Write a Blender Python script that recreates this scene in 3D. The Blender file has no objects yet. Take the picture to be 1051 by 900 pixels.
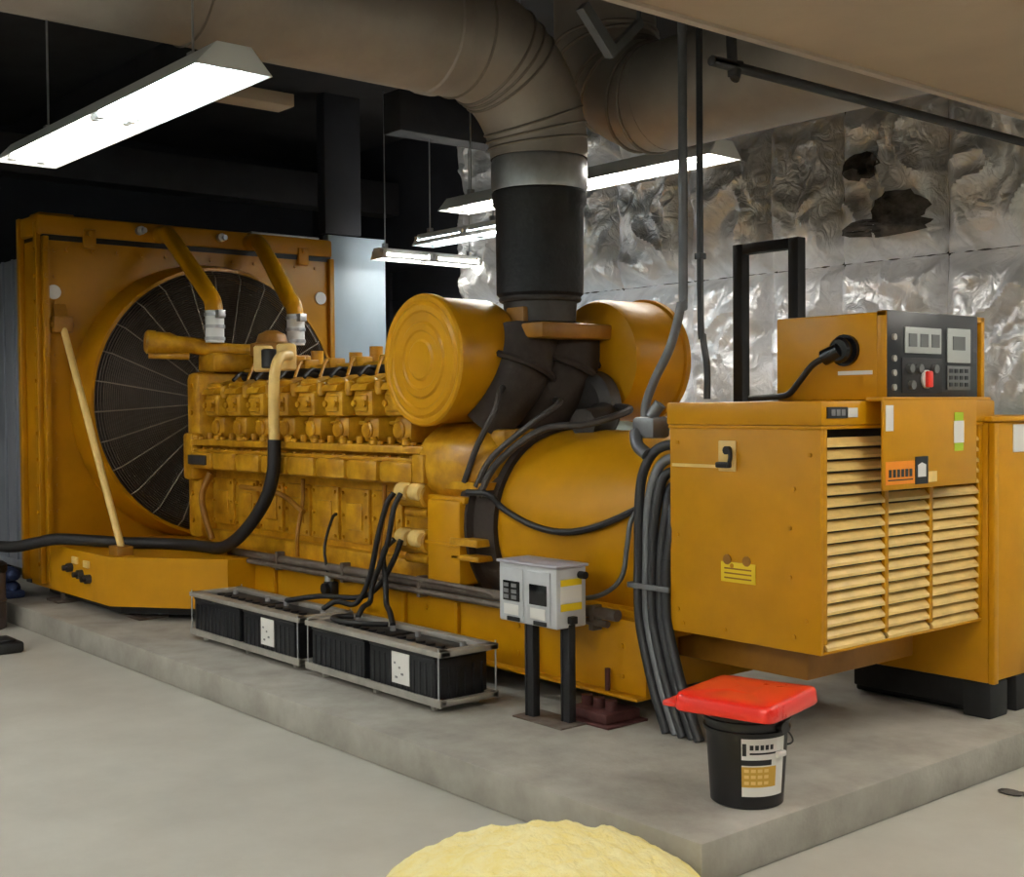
import bpy, bmesh, math, random
from mathutils import Vector, Matrix, noise
random.seed(7)
SC = bpy.context.scene
COL = SC.collection
PI = math.pi
V = Vector

# ------------------------------------------------------------------ materials
def lin(c):
    c = c / 255.0
    return c / 12.92 if c <= .04045 else ((c + .055) / 1.055) ** 2.4

def rgb(r, g, b):
    return (lin(r), lin(g), lin(b), 1.0)

MATS = {}
def mat(name, col, rough=.5, metal=0., var=.0, scale=6., bump=0., bscale=40., emit=0., coat=0., dirt=None, stretch=None, spec=.5):
    m = bpy.data.materials.new(name)
    m.use_nodes = True
    nt = m.node_tree
    b = nt.nodes['Principled BSDF']
    b.inputs['Base Color'].default_value = col
    b.inputs['Roughness'].default_value = rough
    b.inputs['Metallic'].default_value = metal
    b.inputs['Specular IOR Level'].default_value = spec
    if coat:
        b.inputs['Coat Weight'].default_value = coat
        b.inputs['Coat Roughness'].default_value = .15
    tc = nt.nodes.new('ShaderNodeTexCoord')
    src = tc.outputs['Object']
    if stretch:
        mp = nt.nodes.new('ShaderNodeMapping')
        mp.inputs['Scale'].default_value = stretch
        nt.links.new(src, mp.inputs['Vector'])
        src = mp.outputs['Vector']
    if var or dirt:
        n = nt.nodes.new('ShaderNodeTexNoise')
        n.inputs['Scale'].default_value = scale
        n.inputs['Detail'].default_value = 6
        n.inputs['Roughness'].default_value = .62
        nt.links.new(src, n.inputs['Vector'])
        cr = nt.nodes.new('ShaderNodeValToRGB')
        e = cr.color_ramp.elements
        e[0].position, e[1].position = .32, .68
        if dirt:
            e[0].color = dirt
            e[1].color = col
        else:
            e[0].color = tuple(max(0, c * (1 - var)) for c in col[:3]) + (1,)
            e[1].color = tuple(min(1, c * (1 + var)) for c in col[:3]) + (1,)
        nt.links.new(n.outputs['Fac'], cr.inputs['Fac'])
        nt.links.new(cr.outputs['Color'], b.inputs['Base Color'])
        mr = nt.nodes.new('ShaderNodeMapRange')
        mr.inputs['To Min'].default_value = min(1, rough + .08)
        mr.inputs['To Max'].default_value = max(.02, rough - .08)
        nt.links.new(n.outputs['Fac'], mr.inputs['Value'])
        nt.links.new(mr.outputs['Result'], b.inputs['Roughness'])
    if bump:
        n2 = nt.nodes.new('ShaderNodeTexNoise')
        n2.inputs['Scale'].default_value = bscale
        n2.inputs['Detail'].default_value = 5
        nt.links.new(src, n2.inputs['Vector'])
        bp = nt.nodes.new('ShaderNodeBump')
        bp.inputs['Strength'].default_value = bump
        bp.inputs['Distance'].default_value = .01
        nt.links.new(n2.outputs['Fac'], bp.inputs['Height'])
        nt.links.new(bp.outputs['Normal'], b.inputs['Normal'])
    if emit:
        b.inputs['Emission Color'].default_value = col
        b.inputs['Emission Strength'].default_value = emit
    MATS[name] = m
    return m

YEL = rgb(192, 134, 8)
mat('yellow', YEL, .36, 0, .10, 3., .04, 30., spec=.3)
mat('yellow_engine', rgb(212, 158, 34), .32, 0, .0, 9., .12, 45., dirt=rgb(160, 106, 10), spec=.5)
mat('yellow_pale', rgb(234, 198, 122), .35, 0, .10, 8.)
mat('yellow_radiator', rgb(176, 120, 6), .36, 0, .12, 2.5, .04, 25., spec=.3)
mat('yellow_dark', rgb(150, 100, 18), .5, 0, .2, 6.)
mat('decal_yellow', rgb(232, 200, 30), .5)
mat('decal_orange', rgb(236, 140, 20), .5)
mat('decal_gold', rgb(206, 160, 60), .5)
mat('decal_green', rgb(160, 190, 30), .5)
mat('white_sticker', rgb(232, 230, 226), .6)
mat('grey_print', rgb(120, 120, 122), .6)
mat('black', rgb(20, 20, 22), .5, 0, .25, 12.)
mat('black_satin', rgb(20, 20, 23), .65, 0, .2, 10.)
mat('black_gloss', rgb(14, 14, 17), .22)
mat('rubber', rgb(26, 25, 27), .55, 0, .2, 20.)
mat('lagging', rgb(18, 19, 24), .6, 0, .25, 8., .5, 30.)
mat('gunmetal', rgb(70, 66, 64), .5, .5, .25, 8.)
mat('turbo_iron', rgb(58, 48, 42), .7, .2, .3, 7., .2, 40.)
mat('rust_grey', rgb(120, 112, 104), .55, .3, 0, 8., dirt=rgb(92, 74, 62))
mat('rust_red', rgb(80, 40, 38), .7, 0, .3, 14.)
mat('guard_wire', rgb(74, 63, 54), .5, .3, .15, 5.)
mat('fan_dark', rgb(46, 38, 33), .65, 0, .2, 4.)
mat('core_dark', rgb(38, 32, 29), .8, 0, .2, 30.)
mat('galv', rgb(190, 192, 196), .38, .75, .16, 9., .05, 60.)
mat('clad', rgb(160, 151, 143), .48, .35, .13, 2.5, .12, 4.)
mat('clad_rib', rgb(134, 126, 117), .5, .35, .15, 4.)
mat('conduit', rgb(112, 114, 118), .42, .4, .15, 8.)
mat('conduit_dark', rgb(50, 51, 54), .42, .2, .2, 9.)
mat('steel_rail', rgb(178, 174, 166), .45, .45, .15, 9.)
mat('battery_case', rgb(20, 22, 27), .42, 0, .2, 10.)
mat('box_grey', rgb(196, 198, 202), .45, .1, .08, 5.)
mat('box_side', rgb(176, 172, 182), .45, .1, .08, 5.)
mat('red_plastic', rgb(232, 42, 26), .3, 0, .03, 6., coat=.3)
mat('bucket_black', rgb(22, 21, 24), .38, 0, .15, 9.)
mat('white_enamel', rgb(236, 238, 238), .5)
mat('tube_warm', (1.0, .96, .86, 1), .5, emit=42.)
mat('tube_soft', (1.0, .96, .88, 1), .5, emit=27.)
mat('tube_soft_cool', (.80, .95, 1.0, 1), .5, emit=30.)
mat('tube_strong', (1.0, .96, .88, 1), .5, emit=85.)
mat('tube_dim', (1.0, .95, .86, 1), .5, emit=14.)
mat('tube_bright', (1.0, .95, .86, 1), .5, emit=60.)
mat('tube_cool', (.80, .95, 1.0, 1), .5, emit=48.)
mat('wool', rgb(255, 245, 190), .95, 0, .0, 14., .9, 60., dirt=rgb(250, 232, 146))
mat('floor_concrete', rgb(196, 194, 185), .55, 0, .0, 1.3, .05, 60., dirt=rgb(180, 177, 168))
mat('pad_concrete', rgb(172, 169, 160), .7, 0, .0, 3.5, .25, 40., dirt=rgb(146, 142, 133))
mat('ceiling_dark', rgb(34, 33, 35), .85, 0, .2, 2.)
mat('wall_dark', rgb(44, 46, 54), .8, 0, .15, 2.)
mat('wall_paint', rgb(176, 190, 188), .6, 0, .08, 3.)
mat('pale_blue', rgb(160, 178, 194), .5, 0, .05, 3.)
mat('plenum_grey', rgb(150, 156, 168), .45, .3, .15, 3., stretch=(1, 1, .2))
mat('soffit_paint', rgb(178, 158, 134), .7, 0, .07, 1.2)
mat('edge_trim', rgb(190, 175, 158), .5, .2, .05)
mat('blue_cloth', rgb(40, 56, 96), .8, 0, .3, 12.)
mat('brown_post', rgb(92, 80, 76), .7, 0, .2, 8.)
mat('dark_steel', rgb(44, 43, 46), .6, .2, .2, 4.)
mat('display', rgb(176, 180, 178), .35)
mat('panel_black', rgb(24, 24, 30), .35)
mat('panel_grey', rgb(96, 98, 98), .5)
mat('stain', rgb(70, 66, 62), .8, 0, .3, 20.)

def foil_mat():
    m = bpy.data.materials.new('foil')
    m.use_nodes = True
    nt = m.node_tree
    b = nt.nodes['Principled BSDF']
    b.inputs['Metallic'].default_value = .55
    tc = nt.nodes.new('ShaderNodeTexCoord')
    n = nt.nodes.new('ShaderNodeTexNoise')
    n.inputs['Scale'].default_value = 2.2
    n.inputs['Detail'].default_value = 8
    n.inputs['Distortion'].default_value = 1.2
    nt.links.new(tc.outputs['Object'], n.inputs['Vector'])
    cr = nt.nodes.new('ShaderNodeValToRGB')
    e = cr.color_ramp.elements
    e[0].position, e[0].color = .3, rgb(206, 208, 212)
    e[1].position, e[1].color = .65, rgb(244, 246, 250)
    nt.links.new(n.outputs['Fac'], cr.inputs['Fac'])
    nt.links.new(cr.outputs['Color'], b.inputs['Base Color'])
    b.inputs['Roughness'].default_value = .36
    n2 = nt.nodes.new('ShaderNodeTexNoise')
    n2.inputs['Scale'].default_value = 7.
    n2.inputs['Detail'].default_value = 4
    n2.inputs['Distortion'].default_value = 2.
    nt.links.new(tc.outputs['Object'], n2.inputs['Vector'])
    bp = nt.nodes.new('ShaderNodeBump')
    bp.inputs['Strength'].default_value = .5
    bp.inputs['Distance'].default_value = .05
    nt.links.new(n2.outputs['Fac'], bp.inputs['Height'])
    nt.links.new(bp.outputs['Normal'], b.inputs['Normal'])
    MATS['foil'] = m
foil_mat()
mat('foil_tape', rgb(58, 56, 55), .6, .3, .3, 8.)
mat('foil_torn', rgb(74, 70, 66), .6, .2, .7, 9., .8, 25.)
mat('spoke_wire', rgb(128, 116, 100), .5, .2, .15, 5.)

# ------------------------------------------------------------------ mesh builder
def basis(d):
    d = V(d).normalized()
    a = V((0, 0, 1)) if abs(d.z) < .9 else V((1, 0, 0))
    u = a.cross(d).normalized()
    return u, d.cross(u).normalized(), d

class MB:
    def __init__(s):
        s.bm = bmesh.new()
        s.mi = 0
    def m(s, i):
        s.mi = i
        return s
    def _f(s, vs):
        try:
            f = s.bm.faces.new(vs)
            f.material_index = s.mi
            return f
        except ValueError:
            return None
    def box(s, lo, hi, bev=0., M=None):
        lo, hi = V(lo), V(hi)
        t = bmesh.new()
        bmesh.ops.create_cube(t, size=1.)
        for v in t.verts:
            v.co = V([lo[i] + (v.co[i] + .5) * (hi[i] - lo[i]) for i in range(3)])
        if bev > 0:
            bmesh.ops.bevel(t, geom=list(t.edges), offset=bev, segments=2, affect='EDGES', profile=.5)
        s._merge(t, M)
        return s
    def cbox(s, c, d, bev=0., M=None):
        c, d = V(c), V(d)
        return s.box(c - d / 2, c + d / 2, bev, M)
    def _merge(s, t, M=None):
        mp = {}
        for v in t.verts:
            mp[v] = s.bm.verts.new(M @ v.co if M is not None else v.co)
        for f in t.faces:
            s._f([mp[v] for v in f.verts])
        t.free()
    def ring(s, c, u, w, r, seg, r2=None):
        r2 = r if r2 is None else r2
        return [s.bm.verts.new(V(c) + u * (r * math.cos(2 * PI * k / seg)) + w * (r2 * math.sin(2 * PI * k / seg))) for k in range(seg)]
    def skin(s, A, B):
        n = len(A)
        for k in range(n):
            s._f([A[k], A[(k + 1) % n], B[(k + 1) % n], B[k]])
    def lathe(s, p, d, prof, seg=24, caps=True):
        u, w, d = basis(d)
        rs = []
        for t, r in prof:
            rs.append(s.ring(V(p) + d * t, u, w, max(r, 1e-4), seg))
        for a, b in zip(rs, rs[1:]):
            s.skin(a, b)
        if caps:
            s._f(list(reversed(rs[0])))
            s._f(rs[-1])
        return s
    def cyl(s, p0, p1, r0, r1=None, seg=20, bev=0.):
        p0, p1 = V(p0), V(p1)
        r1 = r0 if r1 is None else r1
        L = (p1 - p0).length
        if bev:
            pr = [(0, r0 - bev), (bev, r0), (L - bev, r1), (L, r1 - bev)]
        else:
            pr = [(0, r0), (L, r1)]
        return s.lathe(p0, p1 - p0, pr, seg)
    def tube(s, pts, r, seg=10, sub=6, smooth=True):
        pts = [V(p) for p in pts]
        if smooth and len(pts) > 2:
            q = []
            P = [pts[0] * 2 - pts[1]] + pts + [pts[-1] * 2 - pts[-2]]
            for i in range(1, len(P) - 2):
                a, b, c, d = P[i - 1:i + 3]
                for k in range(sub):
                    t = k / sub
                    q.append(.5 * ((2 * b) + (c - a) * t + (2 * a - 5 * b + 4 * c - d) * t * t + (3 * b - a - 3 * c + d) * t ** 3))
            q.append(pts[-1])
            pts = q
        u = None
        prev = None
        for i, p in enumerate(pts):
            d = (pts[min(i + 1, len(pts) - 1)] - pts[max(i - 1, 0)]).normalized()
            if u is None:
                u, w, _ = basis(d)
            else:
                u = (u - d * u.dot(d)).normalized()
                w = d.cross(u)
            rr = r(i / (len(pts) - 1)) if callable(r) else r
            R = s.ring(p, u, w, rr, seg)
            if prev:
                s.skin(prev, R)
            else:
                s._f(list(reversed(R)))
            prev = R
        s._f(prev)
        return s
    def prism(s, poly, axis, a, b):
        def pt(p, t):
            return {'z': V((p[0], p[1], t)), 'y': V((p[0], t, p[1])), 'x': V((t, p[0], p[1]))}[axis]
        A = [s.bm.verts.new(pt(p, a)) for p in poly]
        B = [s.bm.verts.new(pt(p, b)) for p in poly]
        s.skin(A, B)
        s._f(list(reversed(A)))
        s._f(B)
        return s
    def quad(s, a, b, c, d):
        s._f([s.bm.verts.new(V(p)) for p in (a, b, c, d)])
        return s
    def ball(s, c, r, seg=12, sc=(1, 1, 1)):
        t = bmesh.new()
        bmesh.ops.create_uvsphere(t, u_segments=seg, v_segments=max(6, seg // 2), radius=r)
        for v in t.verts:
            v.co = V((v.co.x * sc[0], v.co.y * sc[1], v.co.z * sc[2])) + V(c)
        s._merge(t)
        return s
    def torus(s, c, d, R, r, seg=48, rs=8):
        u, w, d = basis(d)
        rings = []
        for k in range(seg):
            a = 2 * PI * k / seg
            o = u * math.cos(a) + w * math.sin(a)
            rings.append(s.ring(V(c) + o * R, o, d, r, rs))
        for k in range(seg):
            s.skin(rings[k], rings[(k + 1) % seg])
        return s
    def split(s, name, mats, parent=None, ang=38, pad=.004):
        # every separate piece becomes an object of its own
        seen, comps = set(), []
        s.bm.verts.ensure_lookup_table()
        for v in s.bm.verts:
            if v in seen: continue
            st, c = [v], []
            seen.add(v)
            while st:
                a = st.pop()
                c.append(a)
                for e in a.link_edges:
                    b = e.other_vert(a)
                    if b not in seen:
                        seen.add(b)
                        st.append(b)
            comps.append(c)
        bb = [([min(v.co[i] for v in c) - pad for i in range(3)], [max(v.co[i] for v in c) + pad for i in range(3)]) for c in comps]
        par = list(range(len(comps)))
        def find(i):
            while par[i] != i: i = par[i]
            return i
        for i in range(len(comps)):
            for j in range(i):
                if all(bb[i][0][k] <= bb[j][1][k] and bb[j][0][k] <= bb[i][1][k] for k in range(3)):
                    par[find(i)] = find(j)
        gr = {}
        for i in range(len(comps)):
            gr.setdefault(find(i), []).extend(comps[i])
        out = []
        for vs in gr.values():
            t = MB()
            mp = {v: t.bm.verts.new(v.co) for v in vs}
            fs = {f for v in vs for f in v.link_faces}
            for f in fs:
                t.bm.faces.new([mp[v] for v in f.verts]).material_index = f.material_index
            out.append(t.build(name, mats, parent, ang))
        s.bm.free()
        return out
    def build(s, name, mats, parent=None, ang=38, origin=None):
        bmesh.ops.recalc_face_normals(s.bm, faces=list(s.bm.faces))
        o0 = V((0, 0, 0)) if parent is None else wloc(parent)
        if parent is None and origin is not None:
            o0 = V(origin)
        for v in s.bm.verts:
            v.co -= o0
        me = bpy.data.meshes.new(name)
        s.bm.to_mesh(me)
        s.bm.free()
        for x in ([mats] if isinstance(mats, str) else mats):
            me.materials.append(MATS[x])
        me.polygons.foreach_set('use_smooth', [True] * len(me.polygons))
        me.set_sharp_from_angle(angle=math.radians(ang))
        o = bpy.data.objects.new(name, me)
        COL.objects.link(o)
        if parent is not None:
            o.parent = parent
        elif origin is not None:
            o.location = o0
        return o

def wloc(o):
    p = V((0, 0, 0))
    while o is not None:
        p = p + o.location
        o = o.parent
    return p

def tag(o, label=None, cat=None, group=None, kind=None):
    if label: o['label'] = label
    if cat: o['category'] = cat
    if group: o['group'] = group
    if kind: o['kind'] = kind
    return o

def thing(name, loc, label, cat, group=None):
    o = bpy.data.objects.new(name, None)
    COL.objects.link(o)
    o.location = loc
    o.empty_display_size = .1
    return tag(o, label, cat, group)

def struct(name, mb, m, label=None):
    return tag(mb.build(name, m), label, None, None, 'structure')

def dup(src, loc, label=None):
    c = src.copy()
    COL.objects.link(c)
    c.location = loc
    if label: c['label'] = label
    def rec(a, b):
        for ch in list(a.children):
            d = ch.copy()
            COL.objects.link(d)
            d.parent = b
            rec(ch, d)
    rec(src, c)
    return c

PZ = .16          # top of the concrete pad

# ------------------------------------------------------------------ camera
CAM_M = ((0.642526579939411, 0.7662194064946982, -0.008210674897737845),
         (0.01412566978509949, -0.02255735686028175, -0.9996457528067632),
         (-0.7661331865442758, 0.6421829854195691, -0.025317063674988663))
cd = bpy.data.cameras.new('camera')
cam = bpy.data.objects.new('camera', cd)
COL.objects.link(cam)
r_, d_, f_ = (V(x) for x in CAM_M)
mw = Matrix.Identity(4)
for i in range(3):
    mw[i][0], mw[i][1], mw[i][2] = r_[i], -d_[i], -f_[i]
mw.translation = V((2.7357526563024326, -3.102563895916063, 1.62))
cam.matrix_world = mw
cd.sensor_width = 36.
cd.lens = 1270.7 * 36. / 1051.
cd.clip_start = .05
SC.camera = cam

# ------------------------------------------------------------------ room shell
struct('floor', MB().box((-12, -7, -.1), (6, 8, 0)), 'floor_concrete', 'smooth grey concrete floor of the plant room')
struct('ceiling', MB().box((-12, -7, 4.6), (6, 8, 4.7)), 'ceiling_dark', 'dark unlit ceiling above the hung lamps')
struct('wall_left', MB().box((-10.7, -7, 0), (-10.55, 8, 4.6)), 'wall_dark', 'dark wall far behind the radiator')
struct('wall_front', MB().box((-12, -7, 0), (6, -6.85, 4.6)), 'wall_paint')
struct('wall_right', MB().box((5.85, -7, 0), (6, 8, 4.6)), 'wall_paint')
YB = 4.8
# back wall: dark door bay at left, painted plinth below the foil
wb = MB()
wb.box((-10.55, YB + .06, 0), (-8.9, YB + .2, 4.6))
wb.box((-8.9, YB + .06, 3.15), (-7.45, YB + .2, 4.6))
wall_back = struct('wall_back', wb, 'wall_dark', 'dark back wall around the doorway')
wb = MB()
wb.box((-7.45, YB + .06, 0), (5.85, YB + .2, 4.6))
struct('wall_back_lower', wb, 'wall_paint', 'pale painted back wall under the foil facing')['kind'] = 'structure'
d = MB()
d.box((-8.9, YB + .1, 0), (-7.45, YB + .16, 3.15))
for k in range(9):
    d.box((-8.9, YB + .085, .1 + k * .34), (-7.45, YB + .1, .12 + k * .34))
struct('door_1', d, 'wall_dark', 'dark sectional door in the back wall beside the foil')

# foil facing on the back wall (wrinkled quilt of blanket panels with taped seams)
SEX = [-7.4, -6.62, -5.8, -5.1, -4.25, -3.42, -2.77, -1.92, -1.05, -.2, .7]
SEZ = [1.5, 2.66, 3.8, 4.55]
def foil_y(x, z):
    dx = min(abs(x - a) for a in SEX)
    dz = min(abs(z - a) for a in SEZ)
    e = min(1., min(dx / .16, dz / .2))
    pil = .13 * (1 - (1 - e) ** 2)
    p = V((x * 1.6, z * 1.3, 3.1))
    q = V((noise.noise(p * 1.3), noise.noise(p * 1.3 + V((7, 3, 1))), 0)) * 1.1
    w = 1 - abs(noise.noise(V((x * 3.1, z * 2.2, 0)) + q))
    w2 = 1 - abs(noise.noise(V((x * 7.5, z * 5.5, 4)) + q * 2))
    w3 = noise.noise(V((x * 1.3, z * 1.1, 9)))
    rad = abs(noise.noise(V((math.atan2(z - 2.0, x - round(x * 1.3) / 1.3) * 2.2, x * .7, 2.))))
    return YB - pil - (w ** 3 * .085 + w2 ** 2 * .026 + w3 * .05 + rad * .06) * (.3 + .7 * e)
fb = bmesh.new()
nx, nz = 420, 160
x0, x1, z0, z1 = -7.4, .7, 1.5, 4.55
gv = [[fb.verts.new((x0 + (x1 - x0) * i / nx, foil_y(x0 + (x1 - x0) * i / nx, z0 + (z1 - z0) * j / nz), z0 + (z1 - z0) * j / nz)) for j in range(nz + 1)] for i in range(nx + 1)]
for i in range(nx):
    for j in range(nz):
        fb.faces.new((gv[i][j], gv[i][j + 1], gv[i + 1][j + 1], gv[i + 1][j]))
# returns to the wall so that the blanket has thickness
edge = [gv[i][0] for i in range(nx + 1)]
low = [fb.verts.new((v.co.x, YB + .06, v.co.z)) for v in edge]
for i in range(nx):
    fb.faces.new((edge[i], edge[i + 1], low[i + 1], low[i]))
edge = [gv[0][j] for j in range(nz + 1)]
low = [fb.verts.new((v.co.x, YB + .06, v.co.z)) for v in edge]
for i in range(nz):
    fb.faces.new((edge[i], low[i], low[i + 1], edge[i + 1]))
fm = MB()
fm.bm.free()
fm.bm = fb
foil = struct('wall_back_foil', fm, 'foil', 'wrinkled silver foil insulation covering the back wall')
t = MB()
for a in SEX[1:-1]:
    pts = [(a + .012 * math.sin(3 * z0 + a), foil_y(a, z) - .006, z) for z in [1.5 + k * .12 for k in range(26)]]
    for p, q in zip(pts, pts[1:]):
        t.quad((p[0] - .02, p[1], p[2]), (p[0] + .02, p[1], p[2]), (q[0] + .02, q[1], q[2]), (q[0] - .02, q[1], q[2]))
for b in SEZ[1:-1]:
    xs = [x0 + .1 * k for k in range(int((x1 - x0) / .1))]
    for a, c in zip(xs, xs[1:]):
        t.quad((a, foil_y(a, b) - .006, b - .012), (c, foil_y(c, b) - .006, b - .012), (c, foil_y(c, b) - .006, b + .012), (a, foil_y(a, b) - .006, b + .012))
t.build('seam_tape', 'foil_tape', foil)
t = MB()
rng = random.Random(3)
for (cx, cz, rx, rz) in ((-2.33, 2.88, .36, .07), (-2.2, 3.0, .2, .12), (-2.5, 3.33, .16, .1)):
    ps = []
    for k in range(22):
        a = 2 * PI * k / 22
        rr = 1 + rng.uniform(-.13, .13)
        x, z = cx + rx * rr * math.cos(a), cz + rz * rr * math.sin(a)
        ps.append(t.bm.verts.new((x, foil_y(x, z) - .03, z)))
    prev = ps
    for q in (.75, .5, .25):
        nr = []
        for v in ps:
            x, z = cx + (v.co.x - cx) * q, cz + (v.co.z - cz) * q
            nr.append(t.bm.verts.new((x, foil_y(x, z) - .035 - .015 * noise.noise(V((x * 9, z * 9, 3))), z)))
        t.skin(prev, nr)
        prev = nr
    t._f(prev)
tag(t.build('torn_patch', 'foil_torn', foil), 'dark torn patch in the foil')

# lowered soffit at the right
s = MB()
s.box((-.48, -7, 3.1), (5.85, YB + .06, 4.6))
sf = struct('ceiling_soffit', s, 'soffit_paint', 'tan lowered soffit crossing the upper right corner')
MB().box((-.5, -7, 3.085), (-.46, YB - .1, 3.125)).build('edge_trim', 'edge_trim', sf)

# column with pale blue paint
cm = MB().box((-7.5, 3.14, 0), (-7.4, 3.79, 3.27), .006)
struct('wall_partition', cm, 'pale_blue', 'pale blue partition panel beyond the radiator')
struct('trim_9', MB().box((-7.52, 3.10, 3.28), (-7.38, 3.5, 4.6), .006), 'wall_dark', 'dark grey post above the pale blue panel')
struct('trim_10', MB().box((-6.2, 1.35, 4.02), (-5.95, 1.95, 4.12), .006), 'soffit_paint', 'tan boxed duct under the ceiling')

# dark steel overhead
for i, (lo, hi) in enumerate([((-10.5, -2.6, 4.15), (-3.0, -2.4, 4.5)), ((-10.5, 1.1, 4.1), (-3.2, 1.3, 4.5)), ((-8.9, -6.8, 3.75), (-8.6, 4.8, 4.1)), ((-6.1, 2.9, 3.95), (-5.85, 4.8, 4.3))]):
    struct('trim_%d' % (i + 1), MB().box(lo, hi, .01), 'dark_steel', 'dark steel beam under the ceiling')

# concrete pad
pb = MB()
pb.box((-8.6, 0, 0), (0, 3.25, PZ), .012)
struct('floor_pad', pb, 'pad_concrete', 'raised grey concrete pad under the generator')
t = MB()
for (xa, xb) in ((-5.75, -5.42),):
    t.quad((xa, -.002, .03), (xb, -.002, .02), (xb - .05, -.002, .15), (xa + .06, -.002, .155))

# ------------------------------------------------------------------ fluorescent fixtures
def fixture(loc, length, label, along='x', tubes=('tube_warm', 'tube_warm'), hang=4.6, hangers=(-.35, .35), width=.3, name='strip_light'):
    """hood in an inverted tray, two rows of two tubes, end plates, two hanging rods"""
    r = thing(name, loc, label, 'light', 'hanging fluorescent strip lights')
    L, w = length / 2, width / 2
    x, y, z = loc
    def P(a, b, c):
        return V((x + a, y + b, z + c)) if along == 'x' else V((x + b, y + a, z + c))
    m = MB()
    # inverted tray: sloping sides, flat spine
    prof = [(-w, -.02), (-w * .42, .075), (w * .42, .075), (w, -.02)]
    prof2 = [(-w - .006, -.02), (-w * .42 - .006, .083), (w * .42 + .006, .083), (w + .006, -.02)]
    ring = prof + list(reversed(prof2))
    A = [m.bm.verts.new(P(-L, b, c)) for b, c in ring]
    B = [m.bm.verts.new(P(L, b, c)) for b, c in ring]
    m.skin(A, B)
    m._f(list(reversed(A)))
    m._f(B)
    m.build('reflector', 'white_enamel', r, 20)
    m = MB()
    for sx in (-L, L):
        q = [P(sx - .004, b, c) for b, c in prof]
        q2 = [P(sx + .004, b, c) for b, c in prof]
        a = [m.bm.verts.new(v) for v in q]
        b = [m.bm.verts.new(v) for v in q2]
        m.skin(a, b)
        m._f(list(reversed(a)))
        m._f(b)
    m.split('end_plate', 'white_enamel', r)
    m = MB()
    for sx in (-L + .03, -.03, .03, L - .03):
        for sy in (-.075, .075):
            a, b = P(sx - .02, sy - .02, -.005), P(sx + .02, sy + .02, .06)
            lo = V([min(a[i], b[i]) for i in range(3)])
            hi = V([max(a[i], b[i]) for i in range(3)])
            m.box(lo, hi, .004)
    m.split('lamp_holder', 'white_enamel', r)
    for k, (a, b) in enumerate(((-L + .05, -.05), (.05, L - .05))):
        for sy in (-.075, .075):
            MB().cyl(P(a, sy, .018), P(b, sy, .018), .016, seg=12).build('tube', tubes[k], r)
    for h in hangers:
        hm = MB()
        hm.cyl(P(h * length, 0, .08), (P(h * length, 0, 0).x, P(h * length, 0, 0).y, hang), .006, seg=6)
        hm.box(P(h * length, 0, .1) - V((.02, .02, .02)), P(h * length, 0, .1) + V((.02, .02, .03)))
        hm.build('hanger', 'galv', r)
    return r

fixture((-3.03, -.735, 3.0), 2.46, 'large fluorescent strip light hanging at upper left in front of the radiator', tubes=('tube_soft', 'tube_soft_cool'), width=.33)
fixture((-3.58, 2.76, 3.15), 2.72, 'long fluorescent strip light passing behind the exhaust pipe', tubes=('tube_bright', 'tube_bright'), hangers=(-.42, -.2))
fixture((-5.4, 3.3, 3.05), 1.4, 'short fluorescent strip light behind the exhaust pipe, nearer the foil wall', tubes=('tube_cool', 'tube_cool'), hangers=(-.42, .2), width=.22)
fixture((-7.0, 4.02, 3.04), 1.2, 'fluorescent strip light hung crosswise beyond the pale partition', along='y', hangers=(-.42, .42), width=.2)
# unseen strip lamps added out of view to raise the light levels
OV = 'added unseen strip light over the aisle in front of the pad'
for loc, tb in (((1.9, -.9, 2.95), 'tube_dim'), ((-4.0, -2.0, 3.0), "tube_dim"), ((.9, -2.6, 2.95), 'tube_soft'), ((-6.6, -2.0, 3.0), 'tube_dim'), ((-3.0, -4.6, 3.0), 'tube_strong'), ((-6.4, -4.6, 3.0), 'tube_strong'), ((.9, -5.4, 2.95), 'tube_strong')):
    fixture(loc, 2.46, OV, tubes=(tb, tb), hang=4.6 if loc[0] < -1 else 3.1)
for loc in ((2.0, 1.3, 2.95), (1.6, 3.6, 2.95), (1.9, -4.2, 2.95)):  # more lamps added out of view, brightening the end faces and foil
    fixture(loc, 2.46, 'added unseen strip light under the tan soffit', tubes=('tube_bright', 'tube_bright') if loc[1] > 0 else ('tube_warm', 'tube_warm'), hang=3.1)

# ------------------------------------------------------------------ generator set
G = thing('generator_set', (-3.6, 1.5, PZ), 'large yellow diesel generator set with radiator, engine and louvred control cabinet on a concrete pad', 'generator')
CY = 1.52

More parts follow.
